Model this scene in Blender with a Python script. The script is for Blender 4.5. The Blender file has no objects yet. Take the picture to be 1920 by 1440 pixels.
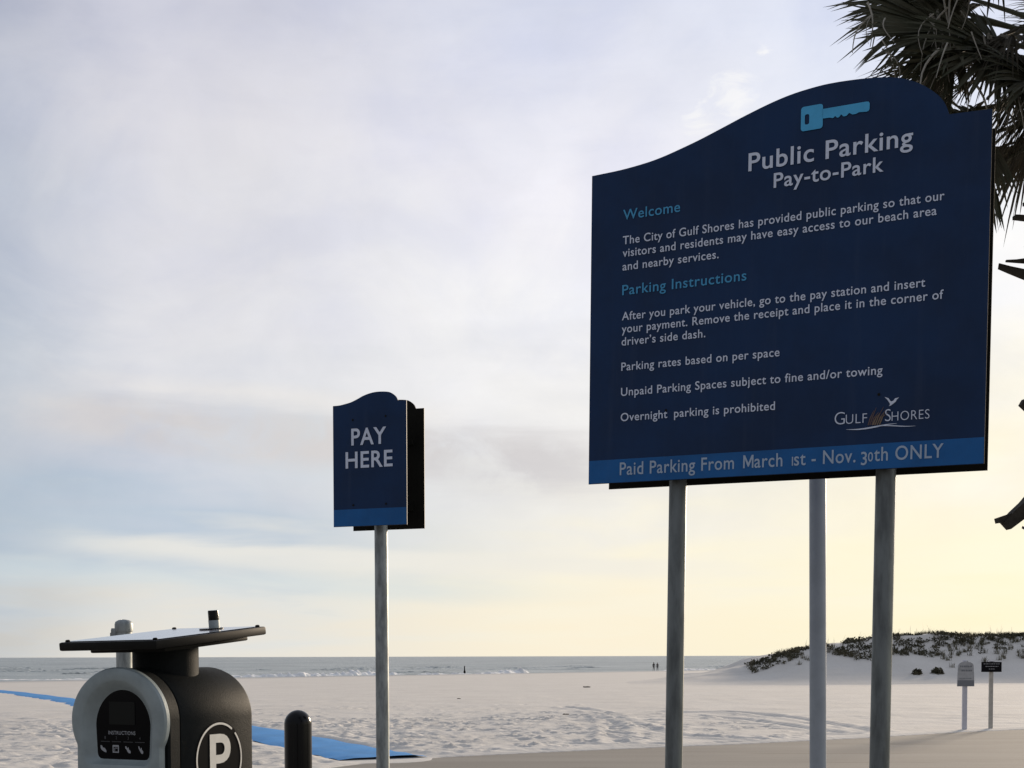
import bpy, bmesh, math, random
import numpy as np
from mathutils import Vector, Matrix
S = bpy.context.scene
COL = S.collection
R = math.radians
random.seed(7); RNG = np.random.default_rng(11)

# ------------------------------------------------------------------ camera
PITCH, ROLL = R(-2.1), R(0.15)
cd = bpy.data.cameras.new('camera'); cam = bpy.data.objects.new('camera', cd); COL.objects.link(cam)
cd.sensor_width = 36; cd.lens = 2450 / 1920 * 36; cd.shift_y = 0.3127
cd.clip_start = 0.05; cd.clip_end = 60000
fwd = Vector((0, math.cos(PITCH), math.sin(PITCH))); up0 = Vector((0, -math.sin(PITCH), math.cos(PITCH))); r0 = Vector((1, 0, 0))
rt = math.cos(ROLL) * r0 - math.sin(ROLL) * up0; upv = math.sin(ROLL) * r0 + math.cos(ROLL) * up0
M4 = Matrix.Identity(4)
for i in range(3): M4[i][0] = rt[i]; M4[i][1] = upv[i]; M4[i][2] = -fwd[i]; M4[i][3] = (0, 0, 1.6)[i]
cam.matrix_world = M4
S.camera = cam
S.view_settings.view_transform = 'Standard'; S.view_settings.look = 'None'
S.view_settings.exposure = 0.0; S.view_settings.gamma = 1.0
S.render.film_transparent = False
S.cycles.max_bounces = 6

# ------------------------------------------------------------------ sun and sky
SUN_AZ, SUN_EL = R(34), R(12)          # azimuth from +Y towards +X
sdir = Vector((math.sin(SUN_AZ) * math.cos(SUN_EL), math.cos(SUN_AZ) * math.cos(SUN_EL), math.sin(SUN_EL)))
sl = bpy.data.lights.new('sun', 'SUN'); sl.energy = 4.6; sl.angle = R(10); sl.color = (1.0, 0.82, 0.62)
sun = bpy.data.objects.new('sun', sl); COL.objects.link(sun); sun.location = (60, 50, 30)
sun.rotation_euler = sdir.to_track_quat('Z', 'Y').to_euler()

def lin(r, g, b):
    f = lambda c: (c / 255 / 12.92) if c / 255 <= 0.04045 else ((c / 255 + 0.055) / 1.055) ** 2.4
    return (f(r), f(g), f(b), 1.0)

class NT:
    """little node-tree builder"""
    def __init__(s, tree): s.t = tree; s.n = tree.nodes; s.l = tree.links
    def put(s, sock, v):
        if hasattr(v, 'is_linked') or isinstance(v, bpy.types.NodeSocket): s.l.new(v, sock)
        elif v is not None:
            sock.default_value = v
    def node(s, typ, **kw):
        nd = s.n.new(typ)
        for k, v in kw.items(): setattr(nd, k, v)
        return nd
    def m(s, op, a, b=None, c=None, clamp=False):
        nd = s.node('ShaderNodeMath', operation=op, use_clamp=clamp)
        for i, v in enumerate((a, b, c)):
            if v is not None: s.put(nd.inputs[i], v)
        return nd.outputs[0]
    def ramp(s, fac, stops, interp='EASE'):
        nd = s.node('ShaderNodeValToRGB'); cr = nd.color_ramp; cr.interpolation = interp
        while len(cr.elements) < len(stops): cr.elements.new(0.5)
        for e, (p, c) in zip(cr.elements, stops): e.position = p; e.color = c if len(c) == 4 else (*c, 1)
        s.put(nd.inputs[0], fac); return nd.outputs[0]
    def mix(s, fac, a, b, blend='MIX'):
        nd = s.node('ShaderNodeMix', data_type='RGBA', blend_type=blend); nd.clamp_factor = True
        s.put(nd.inputs[0], fac); s.put(nd.inputs[6], a); s.put(nd.inputs[7], b); return nd.outputs[2]
    def noise(s, vec, scale, detail=4, rough=0.55, dist=0.0, out=0):
        nd = s.node('ShaderNodeTexNoise'); nd.inputs['Scale'].default_value = scale; nd.inputs['Detail'].default_value = detail
        nd.inputs['Roughness'].default_value = rough; nd.inputs['Distortion'].default_value = dist
        if vec is not None: s.put(nd.inputs['Vector'], vec)
        return nd.outputs[out]
    def smooth(s, x, a, b):
        nd = s.node('ShaderNodeMapRange', interpolation_type='SMOOTHSTEP')
        s.put(nd.inputs[0], x); nd.inputs[1].default_value = a; nd.inputs[2].default_value = b; return nd.outputs[0]
    def xyz(s, x, y, z):
        nd = s.node('ShaderNodeCombineXYZ')
        for i, v in enumerate((x, y, z)): s.put(nd.inputs[i], v)
        return nd.outputs[0]
    def sep(s, v):
        nd = s.node('ShaderNodeSeparateXYZ'); s.put(nd.inputs[0], v); return nd.outputs

W = bpy.data.worlds.new('World'); S.world = W; W.use_nodes = True
w = NT(W.node_tree); w.n.clear()
tc = w.node('ShaderNodeTexCoord')
nrm = w.node('ShaderNodeVectorMath', operation='NORMALIZE'); w.put(nrm.inputs[0], tc.outputs['Generated'])
dx, dy, dz = w.sep(nrm.outputs[0])[:3]
el = w.m('MULTIPLY', w.m('ARCSINE', dz), 180 / math.pi)            # degrees
az = w.m('MULTIPLY', w.m('ARCTAN2', dx, dy), 180 / math.pi)        # degrees, 0 = north (+Y), + to the right
hl = w.m('SQRT', w.m('ADD', w.m('MULTIPLY', dx, dx), w.m('MULTIPLY', dy, dy)))
toward = w.m('DIVIDE', w.m('ADD', w.m('MULTIPLY', dx, math.sin(SUN_AZ)), w.m('MULTIPLY', dy, math.cos(SUN_AZ))), w.m('MAXIMUM', hl, 0.001))
# cloud-plane coordinates: the sheet of cloud spreads overhead and is squeezed toward the horizon
inv = w.m('DIVIDE', 1.0, w.m('ADD', w.m('MAXIMUM', dz, 0.0), 0.11))
cp = w.xyz(w.m('MULTIPLY', dx, inv), w.m('MULTIPLY', dy, inv), 3.7)
ap = w.xyz(w.m('MULTIPLY', az, 0.105), w.m('MULTIPLY', el, 0.15), 5.1)
n1 = w.noise(ap, 1.0, 8, 0.55, 0.5)
n2 = w.noise(ap, 3.1, 8, 0.6, 0.5)
n4 = w.noise(cp, 1.3, 3, 0.5, 0.3)
n3 = w.noise(w.xyz(w.m('MULTIPLY', az, 0.075), w.m('MULTIPLY', el, 0.55), 1.3), 1.0, 7, 0.6, 0.3)   # layered streaks low down
# warp elevation a little so that the colour bands are uneven
elw = w.m('ADD', el, w.m('ADD', w.m('MULTIPLY', w.m('SUBTRACT', n4, 0.5), 9.0), w.m('MULTIPLY', w.m('SUBTRACT', n3, 0.5), 4.0)))
ef = w.m('DIVIDE', w.m('MAXIMUM', elw, 0.0), 40.0, clamp=True)
P = lambda d: d / 40.0
far = w.ramp(ef, [(P(0), lin(196, 196, 194)), (P(3), lin(195, 201, 206)), (P(6), lin(178, 192, 206)), (P(9), lin(186, 194, 205)),
                  (P(14), lin(175, 187, 202)), (P(20), lin(184, 191, 206)), (P(27), lin(173, 178, 194)), (P(40), lin(168, 174, 188))], 'LINEAR')
left = w.ramp(ef, [(P(0), lin(232, 228, 219)), (P(2.5), lin(226, 227, 224)), (P(5.5), lin(195, 207, 219)), (P(9), lin(211, 215, 223)),
                   (P(14), lin(226, 226, 231)), (P(20), lin(222, 221, 228)), (P(25), lin(207, 208, 221)), (P(40), lin(174, 180, 196))], 'LINEAR')
mid = w.ramp(ef, [(P(0), lin(252, 242, 218)), (P(3.5), lin(251, 244, 223)), (P(6.5), lin(242, 239, 231)), (P(9.5), lin(234, 233, 233)),
                  (P(14), lin(249, 248, 249)), (P(19), lin(240, 239, 247)), (P(26), lin(213, 218, 235)), (P(40), lin(182, 188, 204))], 'LINEAR')
right = w.ramp(ef, [(P(0), lin(252, 244, 212)), (P(4), lin(252, 246, 220)), (P(7), lin(252, 245, 222)), (P(11), lin(253, 249, 236)),
                    (P(16), lin(249, 249, 250)), (P(21), lin(234, 239, 250)), (P(27), lin(218, 225, 246)), (P(40), lin(190, 197, 214))], 'LINEAR')
rear = w.ramp(ef, [(P(0), lin(158, 157, 158)), (P(8), lin(150, 152, 158)), (P(20), lin(150, 154, 164)), (P(40), lin(154, 160, 172))], 'LINEAR')
c0 = w.mix(w.smooth(w.m('ADD', az, w.m('MULTIPLY', w.m('SUBTRACT', n1, 0.5), 7.0)), -24.5, -14.5), far, left)
c1 = w.mix(w.smooth(az, -13.0, 3.0), c0, mid)
c2 = w.mix(w.smooth(az, 3.0, 19.0), c1, right)
sky = w.mix(w.smooth(toward, 0.48, -0.35), c2, rear)
# long tan-grey cloud bank, upper left to middle
bank_c = w.m('SUBTRACT', w.m('ADD', el, w.m('MULTIPLY', w.m('SUBTRACT', n3, 0.5), 2.2)), w.m('SUBTRACT', 9.4, w.m('MULTIPLY', w.m('ADD', az, 10.0), 0.075)))
bank = w.m('MULTIPLY', w.smooth(bank_c, 1.5, 0.1), w.smooth(bank_c, -1.9, -0.3))
bank = w.m('MULTIPLY', bank, w.m('MULTIPLY', w.smooth(az, -23, -17), w.smooth(az, 9, 1)))
sky = w.mix(w.m('MULTIPLY', bank, w.smooth(n2, 0.22, 0.6)), sky, lin(212, 209, 210))
rim_c = w.m('ABSOLUTE', w.m('SUBTRACT', bank_c, 1.5))
rim = w.m('MULTIPLY', w.smooth(rim_c, 0.9, 0.0), w.m('MULTIPLY', w.smooth(az, -21, -16), w.smooth(az, 0, -6)))
sky = w.mix(w.m('MULTIPLY', rim, 0.55), sky, lin(236, 232, 229))
# bright streak lower down
st_c = w.m('SUBTRACT', w.m('ADD', el, w.m('MULTIPLY', w.m('SUBTRACT', n3, 0.5), 1.2)), w.m('SUBTRACT', 4.2, w.m('MULTIPLY', w.m('ADD', az, 8.0), 0.035)))
streak = w.m('MULTIPLY', w.m('MULTIPLY', w.smooth(st_c, 0.75, 0.25), w.smooth(st_c, -0.7, 0.1)), w.m('MULTIPLY', w.smooth(az, -22, -14), w.smooth(az, 12, 4)))
sky = w.mix(w.m('MULTIPLY', streak, 0.75), sky, lin(240, 237, 228))
blue_c = w.m('ABSOLUTE', w.m('SUBTRACT', st_c, -1.1))
sky = w.mix(w.m('MULTIPLY', w.m('MULTIPLY', w.smooth(blue_c, 0.9, 0.0), 0.45), w.smooth(az, 6, -6)), sky, lin(208, 221, 226))
# small bright puffs high up right of the middle
pn = w.noise(cp, 16.0, 8, 0.68, 0.8)
def blob(a0, e0, ra, re):
    u = w.m('DIVIDE', w.m('SUBTRACT', az, a0), ra); v = w.m('DIVIDE', w.m('SUBTRACT', el, e0), re)
    d = w.m('SQRT', w.m('ADD', w.m('MULTIPLY', u, u), w.m('MULTIPLY', v, v)))
    return w.smooth(w.m('ADD', d, w.m('MULTIPLY', w.m('SUBTRACT', pn, 0.5), 4.6)), 1.1, -0.1)
puff = w.m('MAXIMUM', w.m('MAXIMUM', blob(8.1, 21.6, 1.0, 0.8), blob(9.5, 22.6, 0.9, 1.0)), blob(10.8, 24.0, 0.5, 0.3))
sky = w.mix(w.m('MULTIPLY', puff, 0.8), sky, lin(247, 247, 249))
# soft mottling of the whole sheet: lavender-blue thin places, warm white thick ones
fade = w.smooth(el, 1.0, 11.0)
thin = w.m('MULTIPLY', w.smooth(n1, 0.56, 0.34), fade); thick = w.m('MULTIPLY', w.smooth(n1, 0.50, 0.68), fade)
sky = w.mix(w.m('MULTIPLY', thin, 0.6), sky, w.mix(1.0, sky, (0.865, 0.885, 0.955, 1), 'MULTIPLY'))
sky = w.mix(w.m('MULTIPLY', thick, 0.6), sky, w.mix(1.0, sky, (1.075, 1.065, 1.035, 1), 'MULTIPLY'))
mot = w.m('ADD', 1.0, w.m('MULTIPLY', w.m('MULTIPLY', w.m('SUBTRACT', n2, 0.5), 0.12), w.smooth(el, 1.0, 9.0)))
ms = w.node('ShaderNodeVectorMath', operation='SCALE'); w.put(ms.inputs[0], sky); w.put(ms.inputs['Scale'], w.m('MULTIPLY', mot, 10.0))
nis = w.node('ShaderNodeTexSky', sky_type='NISHITA'); nis.sun_disc = False; nis.sun_elevation = SUN_EL; nis.sun_rotation = SUN_AZ
nis.air_density = 1.0; nis.dust_density = 2.0
skyx = w.mix(0.02, ms.outputs[0], nis.outputs[0])
bg = w.node('ShaderNodeBackground'); w.put(bg.inputs[0], skyx); bg.inputs[1].default_value = 0.1
wo = w.node('ShaderNodeOutputWorld'); w.l.new(bg.outputs[0], wo.inputs[0])

# ------------------------------------------------------------------ materials
def mat(name, color, rough=0.6, metal=0.0, spec=0.5, var=0.0, vscale=8.0, bump=0.0, bscale=60.0, coat=0.0, vcol=None, stretch=None):
    mt = bpy.data.materials.new(name); mt.use_nodes = True
    t = NT(mt.node_tree); b = t.n['Principled BSDF']
    b.inputs['Roughness'].default_value = rough; b.inputs['Metallic'].default_value = metal
    b.inputs['Specular IOR Level'].default_value = spec; b.inputs['Coat Weight'].default_value = coat
    c = color if len(color) == 4 else (*color, 1)
    b.inputs['Base Color'].default_value = c
    tcn = t.node('ShaderNodeTexCoord'); vec = tcn.outputs['Object']
    if stretch:
        mp = t.node('ShaderNodeMapping'); mp.inputs['Scale'].default_value = stretch; t.put(mp.inputs[0], vec); vec = mp.outputs[0]
    if var > 0:
        n = t.noise(vec, vscale, 6, 0.62)
        c2 = vcol if vcol else tuple(min(1, x * (1 - var)) for x in c[:3]) + (1,)
        t.put(b.inputs['Base Color'], t.mix(t.smooth(n, 0.35, 0.68), c, c2 if len(c2) == 4 else (*c2, 1)))
        t.put(b.inputs['Roughness'], t.m('ADD', rough - 0.06, t.m('MULTIPLY', n, 0.12)))
    if bump > 0:
        bn = t.node('ShaderNodeBump'); bn.inputs['Strength'].default_value = bump; bn.inputs['Distance'].default_value = 0.004
        t.put(bn.inputs['Height'], t.noise(vec, bscale, 4, 0.6)); t.put(b.inputs['Normal'], bn.outputs[0])
    return mt
M = {}
M['navy'] = mat('navy_panel', (0.0062, 0.033, 0.108), 0.36, spec=0.22, var=0.3, vscale=2.2)
M['band'] = mat('blue_band', (0.010, 0.125, 0.38), 0.34, spec=0.25, var=0.2, vscale=4)
M['white'] = mat('white_vinyl', (0.73, 0.80, 0.96), 0.5, var=0.06, vscale=20)
M['teal'] = mat('teal_vinyl', (0.06, 0.36, 0.66), 0.5, var=0.1, vscale=20)
M['keyblue'] = mat('key_blue_vinyl', (0.07, 0.46, 0.82), 0.5, var=0.08, vscale=20)
M['bandtext'] = mat('pale_blue_vinyl', (0.42, 0.52, 0.66), 0.5, var=0.08, vscale=20)
M['ochre'] = mat('ochre_vinyl', (0.22, 0.16, 0.10), 0.5)
M['tan'] = mat('brown_vinyl', (0.12, 0.075, 0.07), 0.5)
M['alu'] = mat('aluminium_edge', (0.22, 0.22, 0.22), 0.6, metal=0.5)
M['backblack'] = mat('black_panel_back', (0.020, 0.019, 0.016), 0.9, spec=0.08, var=0.3, vscale=5)
M['galv'] = mat('galvanised_steel', (0.34, 0.37, 0.37), 0.5, metal=0.45, var=0.45, vscale=26, bump=0.2, bscale=60, stretch=(1, 1, 0.3))
M['darkgalv'] = mat('weathered_galvanised_steel', (0.19, 0.21, 0.212), 0.48, metal=0.6, var=0.4, vscale=22, bump=0.25, bscale=60, stretch=(1, 1, 0.22))
M['greypaint'] = mat('grey_painted_pole', (0.37, 0.41, 0.455), 0.5, var=0.12, vscale=9, bump=0.08)
M['faceplate'] = mat('silver_grey_casting', (0.33, 0.385, 0.395), 0.5, metal=0.15, var=0.18, vscale=10, bump=0.12, bscale=180)
M['body'] = mat('charcoal_powder_coat', (0.0135, 0.0158, 0.0162), 0.55, spec=0.05, var=0.25, vscale=14, bump=0.25, bscale=260)
M['black'] = mat('black_plastic', (0.0035, 0.0035, 0.004), 0.2, spec=0.22, var=0.3, vscale=10)
M['glass'] = mat('dark_window', (0.0025, 0.003, 0.004), 0.12, spec=0.1)
M['screen'] = mat('grey_display', (0.013, 0.014, 0.013), 0.3, spec=0.1)
M['print'] = mat('grey_print', (0.36, 0.37, 0.39), 0.6)
M['printdim'] = mat('dim_print', (0.05, 0.05, 0.055), 0.6)
M['decalwhite'] = mat('decal_white', (0.72, 0.71, 0.66), 0.5, var=0.1, vscale=30)
M['decalblack'] = mat('decal_black', (0.004, 0.0045, 0.006), 0.5, spec=0.02)
M['solarframe'] = mat('solar_frame', (0.012, 0.0118, 0.0105), 0.5, spec=0.1, var=0.25, vscale=12)
M['solarcell'] = mat('solar_glass', (0.42, 0.43, 0.47), 0.14, spec=0.8, coat=0.4)
M['palewood'] = mat('white_painted_post', (0.62, 0.62, 0.68), 0.6, var=0.12, vscale=15)
M['bare'] = mat('weathered_post', (0.52, 0.50, 0.45), 0.7, var=0.2, vscale=15)
M['signgrey'] = mat('faded_grey_panel', (0.44, 0.445, 0.46), 0.6, var=0.25, vscale=9)
M['signdark'] = mat('dark_lettering', (0.19, 0.20, 0.22), 0.6)
M['signblack'] = mat('black_sign_panel', (0.006, 0.006, 0.008), 0.6, spec=0.1)
M['matblue'] = mat('blue_mat_weave', (0.065, 0.29, 0.64), 0.8, spec=0.2, var=0.16, vscale=1.3, bump=0.4, bscale=90)
M['boots'] = mat('palm_boot', (0.055, 0.048, 0.038), 0.85, spec=0.2, var=0.4, vscale=14, bump=0.6, bscale=40)
M['trunk'] = mat('palm_trunk', (0.10, 0.085, 0.065), 0.9, spec=0.2, var=0.5, vscale=10, bump=0.8, bscale=30)
M['frond'] = mat('palm_frond_green', (0.080, 0.088, 0.058), 0.65, spec=0.25, var=0.5, vscale=3.0, vcol=(0.12, 0.115, 0.08))
M['dead'] = mat('palm_frond_dead', (0.14, 0.125, 0.095), 0.8, spec=0.2, var=0.5, vscale=4)
M['strand'] = mat('dried_strand', (0.42, 0.40, 0.35), 0.8, spec=0.2, var=0.3, vscale=6)
M['shrub'] = mat('dune_shrub_leaf', (0.062, 0.060, 0.038), 0.8, spec=0.2, var=0.5, vscale=0.9, vcol=(0.105, 0.095, 0.062))
M['oats'] = mat('sea_oats', (0.15, 0.13, 0.08), 0.8, spec=0.2, var=0.4, vscale=1.2, vcol=(0.08, 0.08, 0.05))
M['weed'] = mat('dry_seaweed', (0.15, 0.13, 0.105), 0.9)
M['cloth_dark'] = mat('dark_clothing', (0.012, 0.012, 0.015), 0.9)
M['cloth_mid'] = mat('dark_trousers', (0.05, 0.05, 0.055), 0.9)
M['skin'] = mat('skin', (0.22, 0.13, 0.09), 0.6)
M['hair'] = mat('dark_hair', (0.015, 0.012, 0.01), 0.7)
M['foam'] = mat('sea_foam', (0.88, 0.88, 0.86), 0.8, var=0.15, vscale=0.8)

# sand: fine grain, soft mottling, damp strip near the water
def weather(mt, amount=0.5):
    """thin pale vertical dust streaks and specks over a painted panel"""
    t = NT(mt.node_tree); b = t.n['Principled BSDF']; vec = t.node('ShaderNodeTexCoord').outputs['Object']
    mp = t.node('ShaderNodeMapping'); mp.inputs['Scale'].default_value = (16, 16, 1.1); t.put(mp.inputs[0], vec)
    st = t.smooth(t.noise(mp.outputs[0], 1.0, 6, 0.65), 0.50, 0.80); sp = t.smooth(t.noise(vec, 120.0, 3, 0.6), 0.66, 0.78); bl = t.smooth(t.noise(vec, 2.3, 5, 0.6), 0.4, 0.75)
    fac = t.m('MULTIPLY', t.m('ADD', t.m('MULTIPLY', st, 0.06), t.m('ADD', t.m('MULTIPLY', sp, 0.10), t.m('MULTIPLY', bl, 0.035))), amount)
    src = b.inputs['Base Color'].links[0].from_socket
    t.put(b.inputs['Base Color'], t.mix(fac, src, (0.30, 0.31, 0.33, 1)))
    t.put(b.inputs['Roughness'], t.m('ADD', 0.28, t.m('MULTIPLY', bl, 0.22)))
for k_ in ('navy', 'band'): weather(M[k_])
def sand_mat():
    mt = bpy.data.materials.new('white_sand'); mt.use_nodes = True; t = NT(mt.node_tree); b = t.n['Principled BSDF']
    g = t.node('ShaderNodeNewGeometry'); pos = g.outputs['Position']; x, y, z = t.sep(pos)[:3]
    n = t.noise(pos, 0.35, 6, 0.6); nf = t.noise(pos, 6.0, 6, 0.7)
    c = t.mix(t.smooth(n, 0.3, 0.7), (0.62, 0.59, 0.54, 1), (0.67, 0.64, 0.59, 1))
    c = t.mix(t.m('MULTIPLY', t.smooth(nf, 0.45, 0.75), 0.3), c, (0.52, 0.485, 0.44, 1))
    s = t.m('SUBTRACT', y, t.m('MULTIPLY', x, 1.05))
    damp = t.smooth(t.m('ADD', s, t.m('MULTIPLY', t.m('SUBTRACT', n, 0.5), 45.0)), 200, 236)
    c = t.mix(t.m('MULTIPLY', damp, 0.8), c, (0.40, 0.385, 0.36, 1))
    t.put(b.inputs['Base Color'], c); b.inputs['Specular IOR Level'].default_value = 0.15
    t.put(b.inputs['Roughness'], t.m('SUBTRACT', 0.95, t.m('MULTIPLY', damp, 0.45)))
    bn = t.node('ShaderNodeBump'); bn.inputs['Strength'].default_value = 0.55; bn.inputs['Distance'].default_value = 0.03
    t.put(bn.inputs['Height'], t.noise(pos, 5.0, 6, 0.65)); t.put(b.inputs['Normal'], bn.outputs[0])
    return mt
M['sand'] = sand_mat()
def pave_mat():
    mt = bpy.data.materials.new('sandy_pavement'); mt.use_nodes = True; t = NT(mt.node_tree); b = t.n['Principled BSDF']
    pos = t.node('ShaderNodeNewGeometry').outputs['Position']
    mp = t.node('ShaderNodeMapping'); mp.inputs['Rotation'].default_value = (0, 0, R(-28)); mp.inputs['Scale'].default_value = (0.10, 0.9, 1); t.put(mp.inputs[0], pos)
    n = t.noise(mp.outputs[0], 1.2, 6, 0.6); nf = t.noise(pos, 25.0, 5, 0.7)
    c = t.mix(t.smooth(n, 0.3, 0.7), (0.235, 0.218, 0.193, 1), (0.28, 0.262, 0.233, 1))
    c = t.mix(t.m('MULTIPLY', t.smooth(nf, 0.45, 0.7), 0.3), c, (0.19, 0.17, 0.145, 1))
    n2 = t.noise(mp.outputs[0], 2.6, 5, 0.6)
    c = t.mix(t.m('MULTIPLY', t.smooth(n2, 0.60, 0.70), 0.8), c, (0.185, 0.165, 0.14, 1))
    t.put(b.inputs['Base Color'], c); b.inputs['Roughness'].default_value = 0.9; b.inputs['Specular IOR Level'].default_value = 0.2
    bn = t.node('ShaderNodeBump'); bn.inputs['Strength'].default_value = 0.4; bn.inputs['Distance'].default_value = 0.006
    t.put(bn.inputs['Height'], nf); t.put(b.inputs['Normal'], bn.outputs[0]); return mt
M['pave'] = pave_mat()
def sea_mat():
    mt = bpy.data.materials.new('gulf_water'); mt.use_nodes = True; t = NT(mt.node_tree); b = t.n['Principled BSDF']
    pos = t.node('ShaderNodeNewGeometry').outputs['Position']
    mp = t.node('ShaderNodeMapping'); mp.inputs['Rotation'].default_value = (0, 0, R(-25)); mp.inputs['Scale'].default_value = (0.35, 1.0, 1); t.put(mp.inputs[0], pos)
    n = t.noise(mp.outputs[0], 0.03, 7, 0.66); n2 = t.noise(mp.outputs[0], 0.11, 6, 0.62)
    c = t.mix(t.smooth(n, 0.36, 0.64), (0.27, 0.315, 0.315, 1), (0.44, 0.475, 0.46, 1))
    c = t.mix(t.m('MULTIPLY', t.smooth(n2, 0.52, 0.62), 0.85), c, (0.13, 0.16, 0.16, 1))
    t.put(b.inputs['Base Color'], c); b.inputs['Roughness'].default_value = 0.42; b.inputs['Specular IOR Level'].default_value = 0.45
    bn = t.node('ShaderNodeBump'); bn.inputs['Strength'].default_value = 1.0; bn.inputs['Distance'].default_value = 1.6
    t.put(bn.inputs['Height'], t.noise(mp.outputs[0], 0.30, 6, 0.6)); t.put(b.inputs['Normal'], bn.outputs[0]); return mt
M['sea'] = sea_mat()

# ------------------------------------------------------------------ helpers
def tag(o, label=None, cat=None, group=None, kind=None):
    if label: o['label'] = label
    if cat: o['category'] = cat
    if group: o['group'] = group
    if kind: o['kind'] = kind
    return o
def thing(name, label, cat, loc, rotz=0.0, group=None):
    o = bpy.data.objects.new(name, None); COL.objects.link(o); o.empty_display_size = 0.2
    o.location = loc; o.rotation_euler = (0, 0, rotz)
    return tag(o, label, cat, group)
def link(name, me, m, parent=None, smooth=False):
    o = bpy.data.objects.new(name, me); COL.objects.link(o)
    for mm in (m if isinstance(m, (list, tuple)) else [m]): me.materials.append(mm)
    if parent: o.parent = parent
    if smooth:
        me.polygons.foreach_set('use_smooth', [True] * len(me.polygons))
    return o
def mesh(name, verts, faces, m, parent=None, smooth=False):
    me = bpy.data.meshes.new(name); me.from_pydata([tuple(v) for v in verts], [], [tuple(f) for f in faces]); me.update()
    return link(name, me, m, parent, smooth)
def bmobj(name, bm, m, parent=None, smooth=False):
    me = bpy.data.meshes.new(name); bmesh.ops.recalc_face_normals(bm, faces=bm.faces[:]); bm.to_mesh(me); bm.free(); return link(name, me, m, parent, smooth)
def auto_smooth(o, ang=35):
    """smooth shading with sharp edges kept"""
    me = o.data; bm = bmesh.new(); bm.from_mesh(me)
    for f in bm.faces: f.smooth = True
    for e in bm.edges:
        e.smooth = len(e.link_faces) == 2 and e.calc_face_angle(0) < R(ang)
    bm.to_mesh(me); bm.free(); return o
def add_box(bm, c, s, bev=0.0, mx=None):
    r = bmesh.ops.create_cube(bm, size=1.0); vs = r['verts']
    for v in vs: v.co = Vector((v.co.x * s[0] + c[0], v.co.y * s[1] + c[1], v.co.z * s[2] + c[2]))
    if bev:
        es = list({e for v in vs for e in v.link_edges}); r2 = bmesh.ops.bevel(bm, geom=es, offset=bev, segments=2, profile=0.6, affect='EDGES')
        vs = list({v for f in r2['faces'] for v in f.verts} | {v for v in vs if v.is_valid})
    if mx is not None:
        for v in vs: v.co = mx @ v.co
    return vs
def lathe(prof, n=32, cx=0, cy=0, ex=1.0, ey=1.0):
    """profile [(r,z)] -> verts, faces around z"""
    V, F = [], []
    for r, z in prof:
        for i in range(n):
            a = 2 * math.pi * i / n; V.append((cx + r * ex * math.cos(a), cy + r * ey * math.sin(a), z))
    for k in range(len(prof) - 1):
        for i in range(n):
            j = (i + 1) % n; F.append((k * n + i, k * n + j, (k + 1) * n + j, (k + 1) * n + i))
    F.append(tuple(range(n))[::-1]); F.append(tuple((len(prof) - 1) * n + i for i in range(n)))
    return V, F
def tube(pts, rads, n=8):
    V, F = [], []; pts = [Vector(p) for p in pts]
    for k, p in enumerate(pts):
        d = (pts[min(k + 1, len(pts) - 1)] - pts[max(k - 1, 0)]).normalized()
        a = d.cross(Vector((0, 0, 1)))
        if a.length < 1e-3: a = Vector((1, 0, 0))
        a.normalize(); b = d.cross(a)
        for i in range(n):
            t = 2 * math.pi * i / n; V.append(p + (a * math.cos(t) + b * math.sin(t)) * rads[k])
    for k in range(len(pts) - 1):
        for i in range(n):
            j = (i + 1) % n; F.append((k * n + i, k * n + j, (k + 1) * n + j, (k + 1) * n + i))
    F.append(tuple(range(n))[::-1]); F.append(tuple((len(pts) - 1) * n + i for i in range(n)))
    return V, F
def join(parts):
    V, F = [], []
    for v, f in parts:
        o = len(V); V += [tuple(p) for p in v]; F += [tuple(i + o for i in q) for q in f]
    return V, F
def prism(outline, y0, y1):
    """outline [(x,z)] extruded along y"""
    n = len(outline); V = [(x, y0, z) for x, z in outline] + [(x, y1, z) for x, z in outline]
    F = [tuple(range(n)), tuple(range(2 * n - 1, n - 1, -1))] + [(i, (i + 1) % n, n + (i + 1) % n, n + i)[::-1] for i in range(n)]
    return V, F
def spline(pts, per=6):
    """Catmull-Rom through 2D points"""
    P_ = [np.array(p, float) for p in pts]; P_ = [2 * P_[0] - P_[1]] + P_ + [2 * P_[-1] - P_[-2]]; out = []
    for i in range(1, len(P_) - 2):
        for k in range(per):
            t = k / per; a, b, c, d = P_[i - 1], P_[i], P_[i + 1], P_[i + 2]
            out.append(tuple(0.5 * (2 * b + (c - a) * t + (2 * a - 5 * b + 4 * c - d) * t * t + (3 * b - a - 3 * c + d) * t ** 3)))
    out.append(tuple(P_[-2])); return out

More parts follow.
